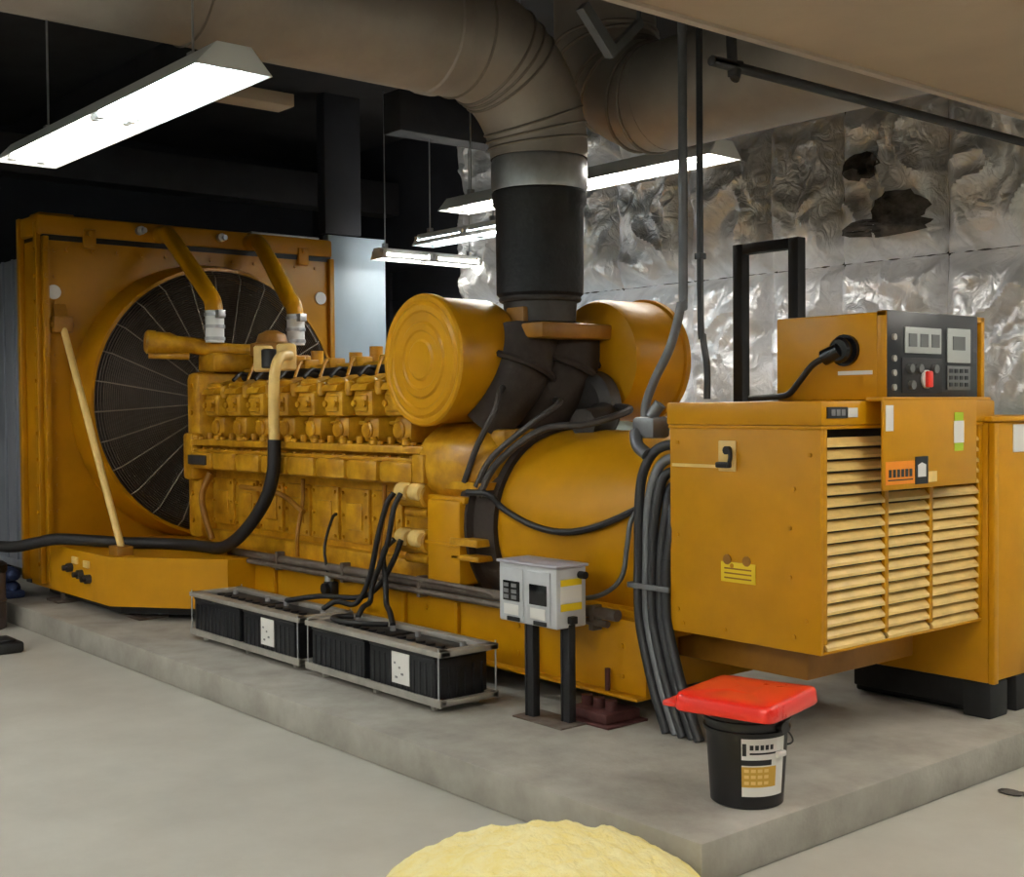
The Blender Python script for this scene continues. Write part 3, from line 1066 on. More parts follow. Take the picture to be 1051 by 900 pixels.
# plate standing off in front of the louvres
m = MB()
PX = CX1 + .085
m.box((PX, 1.26, 1.268), (PX + .012, 1.98, 1.642), .004)
m.box((CX1 + .014, 1.26, 1.632), (PX + .012, 2.1, 1.648), .004)
m.box((CX1 + .014, 1.56, 1.45), (PX, 1.59, 1.63), .003)
m.box((CX1 + .014, 1.9, 1.45), (PX, 1.93, 1.63), .003)
fp = m.build('front_plate', 'yellow', G)
F = PX + .012
m = MB()
m.box((F, 1.275, 1.51), (F + .002, 1.33, 1.615))
m.box((F, 1.79, 1.45), (F + .002, 1.87, 1.545))
m.split('paper_label', 'white_sticker', fp)
m = MB()
m.box((F, 1.795, 1.546), (F + .002, 1.865, 1.582))
m.box((F, 1.795, 1.415), (F + .002, 1.865, 1.449))
m.split('green_label', 'decal_green', fp)
m = MB()
m.box((F, 1.275, 1.29), (F + .002, 1.485, 1.385))
dc = m.build('maker_decal', 'decal_orange', fp)
m = MB()
for k in range(6):
    y = 1.295 + k * .03
    m.box((F + .002, y, 1.32), (F + .0035, y + .02, 1.352))
m.box((F + .002, 1.29, 1.306), (F + .0035, 1.47, 1.311))
m.build('decal_lettering', 'panel_black', dc)
m = MB()
m.box((F, 1.49, 1.285), (F + .003, 1.585, 1.40))
bk = m.build('black_badge', 'panel_black', fp)
m = MB()
m.prism([(1.507, 1.315), (1.567, 1.315), (1.567, 1.365), (1.537, 1.375), (1.507, 1.365)], 'x', F + .003, F + .0045)
m.build('badge_mark', 'white_sticker', bk)
m = MB().box((F, 1.59, 1.29), (F + .002, 1.655, 1.335))
m.build('pale_label', 'yellow_pale', fp)

# control box on top of the cabinet
BX0, BX1, BY0, BY1, BZ0, BZ1 = -.77, -.215, 1.39, 2.17, 1.637, 2.005
m = MB()
m.box((BX0, BY0, BZ0), (BX1 - .03, BY1, BZ1), .01)
m.box((BX1 - .035, BY0 - .0, BZ0), (BX1 + .01, BY0 + .025, BZ1 + .004), .004)
m.box((BX1 - .035, BY1 - .025, BZ0), (BX1 + .01, BY1 + .004, BZ1 + .004), .004)
m.box((BX1 - .035, BY0, BZ1 - .02), (BX1 + .01, BY1, BZ1 + .004), .004)
ctl = m.build('control_box', 'yellow', G)
m = MB()
m.box((BX1 - .02, BY0 + .004, BZ0 + .01), (BX1 + .012, BY1 - .06, BZ1 + .006), .005)
pn = m.build('instrument_panel', 'panel_black', ctl)
xf = BX1 + .012
MB().box((xf, 1.52, 1.835), (xf + .006, 1.8, 1.945), .002).build('meter_bezel', 'display', pn)
m = MB()
for k in range(3):
    m.box((xf + .006, 1.545 + k * .088, 1.862), (xf + .009, 1.605 + k * .088, 1.918))
m.split('meter_window', 'panel_grey', pn)
MB().box((xf, 1.85, 1.80), (xf + .006, 2.04, 1.95), .002).build('meter_bezel', 'display', pn)
MB().box((xf + .006, 1.89, 1.855), (xf + .009, 1.99, 1.915)).build('meter_window', 'panel_grey', pn)
m = MB().box((xf, 1.85, 1.68), (xf + .005, 2.04, 1.785), .002)
m.build('keypad', 'panel_grey', pn)
m = MB()
for a in range(4):
    for b in range(3):
        m.box((xf + .005, 1.865 + a * .042, 1.695 + b * .03), (xf + .008, 1.89 + a * .042, 1.712 + b * .03))
m.build('key_button', 'panel_black', pn)
m = MB().box((xf, 1.5, 1.665), (xf + .004, 1.81, 1.815), .002)
m.build('switch_plate', 'black_satin', pn)
for (y, z, mm) in ((1.55, 1.77, 'panel_grey'), (1.62, 1.77, 'panel_grey'), (1.56, 1.70, 'panel_grey'), (1.74, 1.77, 'panel_grey')):
    m = MB()
    m.cyl((xf + .004, y, z), (xf + .022, y, z), .019, seg=14)
    m.build('dial_knob', mm, pn)
m = MB()
m.cyl((xf + .004, 1.68, 1.725), (xf + .012, 1.68, 1.725), .04, seg=18)
m.build('stop_ring', 'white_sticker', pn)
m = MB()
m.box((xf + .012, 1.66, 1.69), (xf + .03, 1.7, 1.76), .006)
m.build('selector_switch', 'red_plastic', pn)
m = MB()
for z in (1.69, 1.75, 1.81, 1.9):
    m.cyl((xf, 1.44, z), (xf + .01, 1.44, z), .014, seg=10)
m.split('panel_screw', 'steel_rail', pn)
# connector and its cable on the near side
m = MB()
m.cyl((-.40, BY0 - .06, 1.85), (-.40, BY0, 1.85), .055, seg=20, bev=.01)
m.cyl((-.40, BY0 - .02, 1.85), (-.40, BY0, 1.85), .068, seg=20)
m.cyl((-.40, BY0 - .045, 1.85), (-.475, BY0 - .055, 1.82), .035, seg=14)
cn = m.build('cable_connector', 'black_gloss', ctl)
m = MB()
m.tube([(-.46, BY0 - .052, 1.825), (-.53, BY0 - .06, 1.79), (-.6, BY0 - .06, 1.72), (-.67, BY0 - .05, 1.665), (-.78, BY0 - .03, 1.655), (-1.0, BY0 + .1, 1.652)], .014, 10)
m.build('control_cable', 'rubber', cn)
MB().box((-.44, BY0 - .003, 1.745), (-.27, BY0, 1.762)).build('side_label', 'white_sticker', ctl)

# breaker housing beyond the cabinet
m = MB()
m.box((-.98, 2.2, .33), (-.2, 3.0, 1.535), .012)
m.box((-.2, 2.2, .33), (-.17, 2.24, 1.53), .004)
m.box((-.99, 2.195, 1.535), (-.18, 3.01, 1.56), .006)
bh = m.build('breaker_housing', 'yellow', G)
MB().box((-.2, 2.42, 1.39), (-.196, 2.60, 1.52)).build('notice_label', 'white_sticker', bh)
m = MB()
for (xa, xb) in ((-.95, -.3), ):
    m.box((xa, 2.24, .2), (xb, 2.42, .33), .006)
    m.box((xa, 2.75, .2), (xb, 2.93, .33), .006)
m.box((-.34, 2.22, PZ), (-.2, 2.38, .33), .01)
m.box((-.34, 2.46, PZ), (-.2, 2.6, .33), .01)
m.box((-.98, 2.3, PZ), (-.34, 2.9, .24), .01)
m.split('mount_foot', 'black_satin', bh)

# ------------------------------------------------------------------ exhaust stack and ducts
EX = thing('exhaust_stack', (-2.5, 1.5, 2.05), 'fat exhaust pipe rising black from the engine and bending over as a metal clad duct', 'exhaust pipe')
m = MB()
m.cyl((-2.5, 1.5, 2.09), (-2.5, 1.5, 2.24), .2, .21, seg=36)
m.torus((-2.5, 1.5, 2.22), (0, 0, 1), .215, .018, 36, 8)
m.build('pipe_neck', 'gunmetal', EX)
m = MB()
m.lathe((-2.5, 1.5, 2.23), (0, 0, 1), [(0, .225), (.02, .245), (.5, .247), (.52, .262), (.58, .268), (.6, .25)], 40)
m.build('black_lagging', 'lagging', EX)
m = MB()
m.lathe((-2.5, 1.5, 2.82), (0, 0, 1), [(0, .262), (.02, .27), (.16, .27), (.18, .262)], 40)
m.build('metal_collar', 'galv', EX)
# elbow: vertical at y 1.5, z 3.0 -> horizontal toward -y
RB = .58
ctr = V((-2.5, 1.5 - RB, 3.0))
def arc(a):
    return ctr + V((0, RB * math.cos(a), RB * math.sin(a)))
m = MB()
pr = None
N = 40
for k in range(N + 1):
    a = PI / 2 * k / N
    c = arc(a)
    tdir = V((0, -math.sin(a), math.cos(a)))
    o = V((0, math.cos(a), math.sin(a)))
    R = .272 + .04 * k / N
    ring = m.ring(c, o, V((1, 0, 0)), R, 40)
    if pr: m.skin(pr, ring)
    pr = ring
m.build('elbow', 'clad', EX)
m = MB()
for q in (.1, .17, .24, .56, .63, .7, .97):
    a = PI / 2 * q
    tdir = V((0, -math.sin(a), math.cos(a)))
    m.torus(arc(a), tdir, .274 + .04 * q, .008, 48, 6)
m.build('elbow_band', 'clad_rib', EX)
m = MB()
zc = 3.0 + RB
m.lathe((-2.5, 1.5 - RB, zc), (0, -1, 0), [(0, .312), (.1, .315), (.11, .325), (.18, .325), (.19, .315), (5.2, .315)], 48)
m.build('horizontal_duct', 'clad', EX)
m = MB()
for y in (-.6, -1.9, -3.2):
    m.torus((-2.5, y, zc), (0, 1, 0), .317, .006, 48, 6)
    m.cyl((-2.5, y, zc + .31), (-2.5, y, 4.6), .008, seg=6)
m.split('duct_hanger', 'clad_rib', EX)

E2 = thing('ventilation_duct', (-1.5, 2.3, 3.42), 'second round metal duct running behind the conduit into the tan soffit', 'duct')
m = MB()
m.lathe((-.485, 2.25, 3.42), (-1, 0, 0), [(0, .31), (1.75, .31)], 48)
m.build('duct_barrel', 'clad', E2)
m = MB()
c2 = V((-.485 - 1.75, 2.25, 3.42 + .5))
pr = None
for k in range(25):
    a = PI / 2 * k / 24
    c = c2 + V((-.5 * math.sin(a), 0, -.5 * math.cos(a)))
    o = V((-math.sin(a), 0, -math.cos(a)))
    ring = m.ring(c, o, V((0, 1, 0)), .312, 40)
    if pr: m.skin(pr, ring)
    pr = ring
m.cyl(c2 + V((-.5, 0, 0)), (c2.x - .5, 2.25, 4.59), .312, seg=40)
m.build('duct_elbow', 'clad', E2)
m = MB()
for q in (.1, .2, .45, .55, .8, .9):
    a = PI / 2 * q
    m.torus(c2 + V((-.5 * math.sin(a), 0, -.5 * math.cos(a))), (-math.cos(a), 0, math.sin(a)), .318, .011, 40, 6)
m.build('elbow_band', 'clad_rib', E2)

m = MB()
m.tube([(-.57, .85, 4.58), (-.57, .85, 3.08), (-.57, .9, 3.01), (-.57, 1.0, 3.0), (-.57, YB - .2, 3.0)], .022, 10, 4)
tag(m.build('sprinkler_pipe', 'dark_steel', origin=(-.57, 2.5, 3.0)), 'thin dark pipe running under the round duct toward the foil wall', 'pipe')

# grey folded duct piece high up near the pole
m = MB()
m.prism([(1.3, 3.36), (1.52, 3.56), (1.5, 3.6), (1.28, 3.4)], 'x', -1.74, -1.7)
m.prism([(1.28, 3.36), (1.33, 3.4), (1.12, 3.6), (1.08, 3.56)], 'x', -1.74, -1.69)
m.cyl((-1.72, 1.5, 3.56), (-1.72, 1.5, 4.59), .012, seg=6)
tag(m.build('hanging_bracket', 'conduit', origin=(-1.46, 1.3, 3.5)), 'small bent metal bracket hanging beside the upright conduit', 'bracket')

# ------------------------------------------------------------------ upright conduits
m = MB()
m.tube([(-1.2, 1.25, 4.59), (-1.2, 1.25, 2.3), (-1.2, 1.235, 2.1), (-1.25, 1.215, 1.9), (-1.335, 1.2, 1.75), (-1.39, 1.19, 1.62), (-1.39, 1.19, 1.51)], .022, 12, 6)
tag(m.build('conduit_pipe', 'conduit', origin=(-1.2, 1.25, 1.5)), 'light grey conduit dropping past the cabinet and bending left to the alternator', 'conduit')
m = MB()
m.tube([(-1.13, 1.29, 4.59), (-1.13, 1.29, 2.2), (-1.12, 1.295, 1.95), (-1.1, 1.3, 1.8), (-1.1, 1.3, 1.65)], .016, 12, 6)
m.box((-1.15, 1.27, 2.3), (-1.11, 1.312, 2.33), .004)
tag(m.build('conduit_pipe', 'conduit_dark', origin=(-1.13, 1.3, 1.5)), 'thin dark conduit running straight down just right of the light grey one', 'conduit')

# conduits from cabinet end down to the pad
cond = []
for i in range(5):
    yy = .985 + .012 * (i % 2)
    m = MB()
    top = 1.455 - .06 * i
    xs = -1.236 + i * .0435
    xb = -1.03 + i * .0485
    m.tube([(-1.04, yy + .10, top), (xs * .5 - .545, yy + .05, top - .03), (xs + .02, yy + .01, top - .13), (xs, yy, top - .28), (xs, yy - .005, .92),
            (xs, yy - .01, .8), (xs + .012, yy - .015, .65), (xs * .72 + xb * .28, yy - .025, .5), (xs * .4 + xb * .6, yy - .035, .33), (xb, yy - .045, PZ + .002)], .0235, 12, 6)
    dx = xb + 1.04
    txt = ['outermost grey conduit curving from the cabinet end down to the pad', 'second grey conduit from the left in the bundle beside the cabinet', 'middle grey conduit in the bundle beside the cabinet', 'fourth conduit from the left in the bundle beside the cabinet', 'innermost conduit of the bundle, nearest the cabinet and the bucket'][i]
    tag(m.build('cable_conduit', 'conduit' if i in (1,) else 'conduit_dark', origin=(-1.04 + dx, yy, PZ)), txt, 'conduit', 'conduits dropping from the cabinet to the pad')
m = MB()
m.box((-1.262, .935, .79), (-1.01, .945, .815), .003)
m.box((-1.27, .935, .79), (-1.262, 1.04, .815), .003)
tag(m.build('conduit_strap', 'conduit', origin=(-1.15, .94, .8)), 'metal strap clamped round the conduit bundle beside the cabinet', 'strap')
m = MB()
m.box((-1.32, 1.02, 1.47), (-1.18, 1.14, 1.57), .02)
m.cyl((-1.25, 1.08, 1.57), (-1.21, 1.1, 1.63), .03, seg=12)
m.tube([(-1.3, 1.03, 1.5), (-1.26, 1.0, 1.44), (-1.2, 1.0, 1.4)], .03, 10)
m.build('terminal_fitting', 'conduit', G)

# ------------------------------------------------------------------ black open frame behind the cabinet
y = 2.62
fr = thing('rack_frame', (-1.8, y, 0), 'tall black open rectangular frame standing behind the cabinet', 'frame')
for x in (-1.985, -1.585):
    MB().box((x - .035, y - .035, 0.0 + PZ), (x + .035, y + .035, 2.56), .004).build('upright', 'black_satin', fr)
MB().box((-1.95, y - .035, 2.5), (-1.62, y + .035, 2.56), .004).build('top_rail', 'black_satin', fr)
MB().box((-2.08, y - .2, PZ), (-1.49, y + .2, PZ + .03), .004).build('foot_plate', 'black_satin', fr)

# ------------------------------------------------------------------ batteries
def rack(x0_, x1_, label):
    r = thing('battery_rack', ((x0_ + x1_) / 2, .55, PZ), label, 'battery rack', 'battery racks on the pad')
    m = MB()
    y0_, y1_ = .375, .725
    for (a, b) in (((x0_, y0_), (x1_, y0_ + .035)), ((x0_, y1_ - .035), (x1_, y1_)), ((x0_, y0_), (x0_ + .035, y1_)), ((x1_ - .035, y0_), (x1_, y1_))):
        m.box((a[0], a[1], .2), (b[0], b[1], .225), .003)
    for yy in (y0_, y1_ - .006):
        m.box((x0_, yy - .006, .195), (x1_, yy + .006, .232))
    m.box((x0_, y0_, .2), (x1_, y1_, .206))
    for x in (x0_ + .12, (x0_ + x1_) / 2, x1_ - .12):
        for yy in (y0_ + .05, y1_ - .05):
            m.cyl((x, yy, PZ), (x, yy, .2), .02, seg=8)
    m.build('bottom_tray', 'steel_rail', r)
    m = MB()
    for (a, b) in (((x0_, y0_ - .008), (x1_, y0_ + .06)), ((x0_, y1_ - .05), (x1_, y1_ + .005)), ((x0_, y0_), (x0_ + .05, y1_)), ((x1_ - .06, y0_), (x1_, y1_))):
        m.box((a[0], a[1], .434), (b[0], b[1], .462), .004)
    m.build('hold_down_frame', 'steel_rail', r)
    m = MB()
    for x in (x0_ + .02, x1_ - .02):
        for yy in (y0_ - .0, y1_ + .0):
            m.cyl((x, yy, .21), (x, yy, .475), .0045, seg=6)
    m.split('tie_rod', 'galv', r)
    return r
rack(-4.62, -3.26, 'steel rack holding two batteries, beside the radiator base')
rack(-3.19, -1.95, 'steel rack holding two batteries, nearest the grey disconnect box')
def battery(xc, w, lab, sticker):
    b = thing('battery', (xc, .55, .206), lab, 'battery', 'black batteries in the racks')
    m = MB()
    m.box((xc - w / 2, .388, .207), (xc + w / 2, .712, .415), .01)
    for k in range(int(w / .05)):
        x = xc - w / 2 + .03 + k * .05
        m.box((x, .385, .225), (x + .018, .389, .39), .002)
    for k in range(6):
        y = .42 + k * .05
        m.box((xc + w / 2 - .001, y, .22), (xc + w / 2 + .004, y + .018, .37), .002)
    m.build('case', 'battery_case', b)
    m = MB()
    m.box((xc - w / 2, .384, .412), (xc + w / 2, .716, .434), .006)
    for k in range(6):
        x = xc - w / 2 + .07 + k * (w - .14) / 5
        m.cyl((x, .54, .43), (x, .54, .445), .025, seg=12)
    m.build('top_cover', 'battery_case', b)
    for s in (-1, 1):
        m = MB()
        m.cyl((xc + s * (w / 2 - .09), .63, .43), (xc + s * (w / 2 - .09), .63, .46), .016, seg=10)
        m.build('terminal', 'galv', b)
    if sticker:
        m = MB()
        m.box((xc - .07, .381, .255), (xc + .08, .385, .41))
        st = m.build('white_label', 'white_sticker', b)
        m = MB()
        for (a, c, z0_, z1_) in ((-.07, -.045, .33, .36), (-.03, -.005, .31, .34), (-.01, .02, .28, .32), (-.06, -.03, .26, .28)):
            m.box((xc + a + .02, .380, z0_ + .02), (xc + c + .01, .3812, z0_ + .03))
        m.build('label_print', 'grey_print', st)
    return b
battery(-4.29, .60, 'plain black battery at the radiator end of the farther rack', False)
battery(-3.64, .60, 'black battery with a white label in the farther rack', True)
battery(-2.89, .52, 'plain black battery in the nearer rack, under a curled cable', False)
battery(-2.3, .56, 'black battery with a white label in the nearer rack, beside the grey box', True)

# cables from the starters to the batteries
CABS = [
    [(-3.05, .87, 1.14), (-3.06, .83, 1.08), (-3.12, .81, .9), (-3.2, .8, .65), (-3.28, .76, .5), (-3.36, .68, .51), (-3.43, .63, .464)],
    [(-2.98, .87, 1.14), (-2.98, .82, 1.05), (-3.02, .8, .85), (-3.13, .775, .62), (-3.12, .75, .53), (-3.085, .68, .51), (-3.06, .63, .464)],
    [(-3.05, .87, .88), (-3.1, .83, .8), (-3.08, .83, .65), (-3.0, .78, .53), (-2.85, .7, .51), (-2.72, .63, .464)],
    [(-2.98, .87, .88), (-3.03, .85, .76), (-3.17, .84, .6), (-3.32, .80, .525), (-3.6, .72, .51), (-3.85, .63, .464)],
]
CLAB = ['black cable from the upper starter down to the labelled battery of the farther rack', 'black cable from the upper starter down to the plain battery of the nearer rack', 'black cable from the lower starter crossing onto the nearer rack', 'black cable from the lower starter crossing back onto the farther rack']
tag(MB().tube([(-3.06, .6, .47), (-3.09, .52, .476), (-3.03, .45, .48), (-2.9, .44, .48), (-2.78, .5, .478), (-2.72, .6, .47)], .014, 10, 7).build('jumper_cable', 'rubber', origin=(-2.9, .5, .47)), 'black jumper cable curled on top of the plain battery of the nearer rack', 'cable')
for p, l in zip(CABS, CLAB):
    tag(MB().tube(p, .016, 10, 7).build('battery_cable', 'rubber', origin=p[-1]), l, 'cable', 'starter cables to the batteries')
m = MB()
m.box((-3.92, .93, .46), (-3.82, .985, .55), .012)
m.cyl((-3.87, .93, .505), (-3.87, .9, .505), .035, seg=14)
se = m.build('level_sensor', 'black', G)
MB().cyl((-3.87, .945, .55), (-3.87, .945, .585), .03, seg=12).build('sensor_cap', 'galv', se)
m = MB()
m.tube([(-3.87, .94, .58), (-3.93, .95, .75), (-4.0, 1.05, .92), (-4.02, 1.1, .95)], .01, 8)
m.build('sensor_lead', 'rubber', se)
m = MB()
for x in (-4.35, -3.4, -2.6):
    m.tube([(x, 1.0, .66), (x + .02, .99, .8), (x - .03, 1.06, 1.0), (x - .02, 1.06, 1.16)], .014, 8)
m.tube([(-5.55, .99, .68), (-5.6, .96, .85), (-5.62, .95, 1.0), (-5.58, 1.0, 1.16)], .024, 10)
m.tube([(-5.1, .99, 1.08), (-4.6, 1.0, 1.06), (-4.3, 1.02, .95)], .018, 8)
m.split('oil_hose', 'yellow_dark', G)

# ------------------------------------------------------------------ disconnect box on two posts
D = thing('disconnect_box', (-1.57, .72, PZ), 'pale grey electrical box with two dark windows on two black posts', 'electrical box')
for (x, yy) in ((-1.645, .68), (-1.45, .73)):
    m = MB()
    m.box((x - .022, yy - .012, PZ), (x + .022, yy + .03, .62), .003)
    m.box((x - .034, yy - .016, PZ + .0), (x - .022, yy - .004, .6), .002)
    m.build('post', 'black_satin', D)
MB().box((-1.72, .62, PZ), (-1.38, .80, PZ + .008), .002).build('post_foot', 'rust_grey', D)
m = MB()
m.box((-1.84, .645, .605), (-1.43, .83, .885), .008)
bx = m.build('enclosure', 'box_grey', D)
m = MB()
m.box((-1.85, .635, .882), (-1.42, .84, .896), .004)
m.build('rain_lid', 'box_side', bx)
for (xa, xb) in ((-1.80, -1.68), (-1.61, -1.49)):
    m = MB()
    m.box((xa - .02, .639, .615), (xb + .02, .646, .86), .003)
    dr = m.build('front_cover', 'box_grey', bx)
    MB().box((xa, .634, .705), (xb, .64, .80), .003).build('window', 'black_gloss', dr)
    MB().box((xa + .005, .635, .64), (xb - .01, .64, .69), .002).build('white_tag', 'white_sticker', dr)
    MB().box((xa + .03, .632, .612), (xb, .64, .632), .003).build('toggle_slot', 'black', dr)
m = MB()
for k in range(3):
    for j in range(2):
        m.box((-1.79 + j * .055, .631, .715 + k * .028), (-1.755 + j * .055, .6345, .733 + k * .028))
m.build('fuse_marks', 'grey_print', bx)
m = MB()
m.box((-1.43, .67, .72), (-1.427, .80, .80))
sd = m.build('side_label', 'white_sticker', bx)
m = MB()
m.box((-1.43, .67, .80), (-1.427, .80, .83))
m.box((-1.43, .67, .685), (-1.427, .80, .718))
m.split('label_band', 'decal_yellow', sd)
m = MB()
m.box((-1.43, .71, .625), (-1.40, .75, .66), .004)
m.cyl((-1.43, .79, .845), (-1.39, .79, .845), .018, seg=10)
m.split('side_lever', 'black', bx)

# ------------------------------------------------------------------ bucket and red cover
B = thing('bucket', (-.205, .485, PZ), 'black plastic bucket with a printed label standing at the pad corner', 'bucket')
bc = V((-.205, .485, PZ))
m = MB()
m.lathe(bc, (0, 0, 1), [(0, .125), (.006, .134), (.27, .15), (.272, .16), (.282, .16), (.284, .151), (.305, .152), (.307, .162), (.317, .162), (.319, .153), (.345, .154), (.347, .165), (.362, .165), (.362, .15), (.02, .128)], 56, caps=False)
m.lathe(bc, (0, 0, 1), [(0, .0), (0.001, .128)], 40, caps=False)
m.build('bucket_body', 'bucket_black', B)
# curved label facing the camera right side
m = MB()
a0, a1 = math.radians(-58), math.radians(12)
def arcpatch(mb, za, zb, aa, ab, off=.0012, n=14):
    pts = []
    for k in range(n + 1):
        a = aa + (ab - aa) * k / n
        o = V((math.cos(a), math.sin(a), 0))
        ra = .134 + (.15 - .134) * (za / .27) + off
        rb = .134 + (.15 - .134) * (zb / .27) + off
        pts.append((mb.bm.verts.new(bc + o * ra + V((0, 0, za))), mb.bm.verts.new(bc + o * rb + V((0, 0, zb)))))
    for p, q in zip(pts, pts[1:]):
        mb._f([p[0], q[0], q[1], p[1]])
arcpatch(m, .05, .262, a0, a1)
lb = m.build('paper_label', 'white_sticker', B)
m = MB()
arcpatch(m, .165, .185, a0, a1 - .45, .0022)
arcpatch(m, .2, .245, a0 + .02, a0 + .12, .0022)
for k in range(5):
    arcpatch(m, .222, .240, a0 + .2 + k * .13, a0 + .29 + k * .13, .0022)
arcpatch(m, .205, .212, a0 + .2, a1 - .1, .0022)
m.build('label_lettering', 'panel_black', lb)
m = MB()
arcpatch(m, .085, .16, a0, a1 - .3, .0018)
m.build('label_band', 'decal_gold', lb)
m = MB()
for z in (.095, .118, .14):
    for k in range(4):
        arcpatch(m, z, z + .012, a0 + .06 + k * .17, a0 + .18 + k * .17, .0026)
m.build('label_print', 'yellow_pale', lb)
m = MB()
for s in (-1, 1):
    m.cyl(bc + V((s * .15, 0, .3)), bc + V((s * .178, 0, .3)), .022, seg=12)
pts = []
for k in range(13):
    a = PI * k / 12
    pts.append(bc + V((.172 * math.cos(a), .172 * math.sin(a) * .92, .3 - .19 * math.sin(a) * .62)))
m.tube(pts, .0035, 6, 3)
m.build('bail_handle', 'bucket_black', B)
m = MB()
oo = V((math.cos(math.radians(2)), math.sin(math.radians(2)), 0))
m.cbox(bc + oo * .152 + V((0, 0, .2)), (.02, .05, .022), .006)
m.build('label_tab', 'white_sticker', B)

# red cover: soft cornered slab, thin lip at the left corner
def red_cover():
    z0_ = PZ + .364
    c = V((-.15, .42, z0_))
    ang = math.radians(13)
    M = Matrix.Translation(c) @ Matrix.Rotation(ang, 4, 'Z')
    t = bmesh.new()
    n = 28
    hx, hy, h = .195, .205, .075
    def sup(a, e=.2):
        cs, sn = math.cos(a), math.sin(a)
        return math.copysign(abs(cs) ** e, cs), math.copysign(abs(sn) ** e, sn)
    rows = [(0.0, .0), (.004, 1.0), (.012, 1.02), (.05, 1.0), (.06, .975), (.065, .92), (.066, .6), (.066, .25)]
    rings = []
    for z, k in rows:
        if z == 0.0: k = .93
        R = []
        for i in range(56):
            a = 2 * PI * i / 56
            x, y = sup(a)
            zz = z + .004 * math.sin(a * 2 + 1) * (z / .07)
            R.append(t.verts.new((x * hx * k, y * hy * k, max(0, zz))))
        rings.append(R)
    for A, Bq in zip(rings, rings[1:]):
        for i in range(56):
            t.faces.new((A[i], A[(i + 1) % 56], Bq[(i + 1) % 56], Bq[i]))
    t.faces.new(list(reversed(rings[0])))
    t.faces.new(rings[-1])
    m = MB()
    m._merge(t, M)
    # thin tab at the left corner
    m.box((-.245, -.19, .008), (-.18, -.06, .03), .008, M)
    return m
rc = red_cover()
tag(rc.build('red_cover', 'red_plastic', origin=(-.16, .41, PZ + .364), ang=50), 'bright red square plastic cover lying on the black bucket', 'cover')

# ------------------------------------------------------------------ fibreglass heap
def wool():
    t = bmesh.new()
    nx_, ny_ = 110, 80
    rows = []
    c = V((-.2, -.52, 0))
    d1 = V((.766, .642, 0)).normalized()      # across the view
    d2 = V((-.642, .766, 0)).normalized()
    top = {}
    for i in range(nx_ + 1):
        r = []
        for j in range(ny_ + 1):
            u = (i / nx_ * 2 - 1)
            v = (j / ny_ * 2 - 1)
            rr = math.sqrt(u * u + v * v) if False else max(abs(u), abs(v))
            p = d1 * (u * .56) + d2 * (v * .44)
            q = abs(u) ** 2.6 + abs(v) ** 2.6
            h = max(0., 1 - q) ** .42
            prof = .23 - .085 * max(0, u) - .03 * max(0, -u - .1) + .02 * math.sin(3.1 * u + .6)
            n1 = noise.noise(V((u * 2.6, v * 2.6, 1))) * .022 + noise.noise(V((u * 7, v * 6, 5))) * .02 + noise.noise(V((u * 19, v * 17, 2))) * .011
            z = max(0, h * (prof + n1))
            if q > 1:
                k = q ** (-1 / 2.6)
                p = p * (k * (1 + .03 * noise.noise(V((u * 5, v * 5, 8)))))
                z = 0.0
            r.append(t.verts.new(c + p + V((0, 0, z))))
        rows.append(r)
    for i in range(nx_):
        for j in range(ny_):
            f = (rows[i][j], rows[i + 1][j], rows[i + 1][j + 1], rows[i][j + 1])
            t.faces.new(f)
    m = MB()
    m.bm.free()
    m.bm = t
    return m
tag(wool().build('insulation_batt', 'wool', origin=(-.27, -.55, 0), ang=180), 'heap of yellow fibreglass insulation lying on the floor in front of the pad', 'insulation')

# ------------------------------------------------------------------ small things at the edges
m = MB()
m.ball((-.05, -.09, .03), .035, 10, (1.2, 1, .9))
m.ball((-.01, -.12, .022), .025, 8, (1, 1.3, .9))
m.cyl((-.03, -.075, 0.0), (-.03, -.075, .06), .012, seg=8)
tag(m.build('scrap_lump', 'stain', origin=(-.05, -.09, 0)), 'small dark lump of scrap at the foot of the pad corner', 'debris')
m = MB()
m.ball((.15, 1.75, .006), .035, 10, (1.6, 1, .25))
m.ball((.19, 1.77, .006), .02, 8, (1.2, 1, .3))
tag(m.build('dirt_clump', 'stain', origin=(.15, 1.75, 0)), 'small dark clump on the floor right of the pad', 'debris')

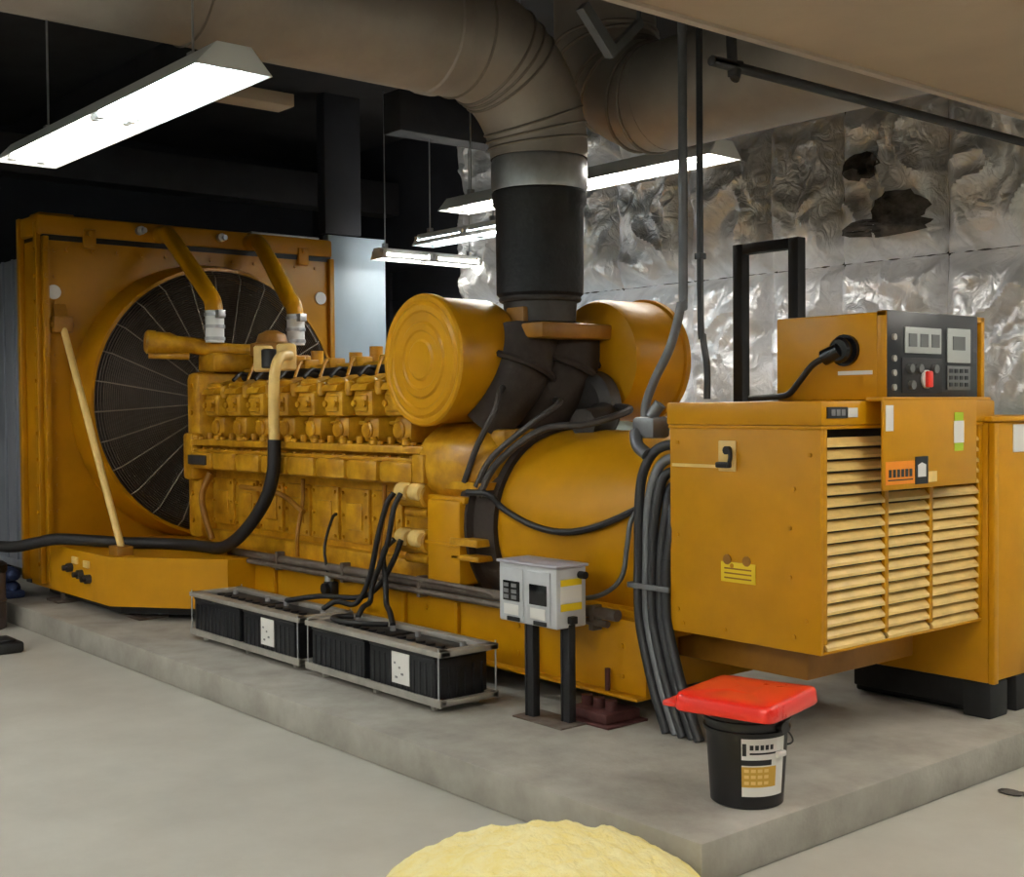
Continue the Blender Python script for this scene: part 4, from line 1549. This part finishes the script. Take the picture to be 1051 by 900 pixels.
m = MB()
m.box((-10.5, .42, .3), (-7.24, 2.6, 2.9), .01)
for k in range(12):
    x = -7.5 - k * .25
    m.box((x - .015, .4, .3), (x + .015, .42, 2.9), .004)
m.box((-10.5, .4, .3), (-7.26, .42, .36), .004)
tag(m.build('air_plenum', 'plenum_grey', origin=(-8.9, 1.5, .3)), 'grey sheet metal air duct behind the radiator', 'duct')
m = MB()
for x in (-9.8, -8.9, -8.0):
    m.box((x - .06, .5, PZ if x > -8.6 else 0), (x + .06, .62, .3))
m.split('duct_leg', 'dark_steel', bpy.data.objects['air_plenum'])

# dark drum, black block, blue cloth by the far left of the pad
DR = thing('oil_drum', (-6.86, -.22, 0), 'brown grey drum with a dark rim at the far left edge beside the pad', 'drum')
m = MB()
m.lathe((-6.86, -.24, 0), (0, 0, 1), [(0, .17), (.005, .18), (.2, .178), (.21, .186), (.22, .178), (.42, .178)], 32)
m.build('drum_body', 'brown_post', DR)
m = MB()
m.lathe((-6.86, -.24, .42), (0, 0, 1), [(0, .185), (.02, .19), (.06, .188), (.08, .16)], 32)
m.build('drum_rim', 'black', DR)
m = MB()
m.box((-5.98, -.5, 0), (-5.72, -.3, .075), .02)
m.box((-5.94, -.46, .07), (-5.76, -.34, .095), .015)
tag(m.build('rubber_block', 'rubber', origin=(-5.85, -.4, 0)), 'black rubber block lying on the floor at the left edge', 'block')
m = MB()
rng = random.Random(5)
for k in range(9):
    m.ball((-7.35 + rng.uniform(-.18, .22), .1 + rng.uniform(-.04, .02), .23 + rng.uniform(-.0, .13)), rng.uniform(.06, .085), 12, (1.2, .8, .8))
m.box((-7.6, .02, PZ), (-7.12, .18, .22), .02)
tag(m.build('blue_cloth', 'blue_cloth', origin=(-7.35, .16, PZ)), 'crumpled dark blue cloth bundle under the radiator corner', 'cloth')

# ------------------------------------------------------------------ world and colour management
w = bpy.data.worlds.new('world')
SC.world = w
w.use_nodes = True
w.node_tree.nodes['Background'].inputs['Color'].default_value = (.02, .02, .025, 1)
w.node_tree.nodes['Background'].inputs['Strength'].default_value = .3
SC.view_settings.view_transform = 'Standard'
SC.view_settings.look = 'None'
SC.view_settings.exposure = 0.
SC.view_settings.gamma = 1.
SC.view_settings.use_curve_mapping = False
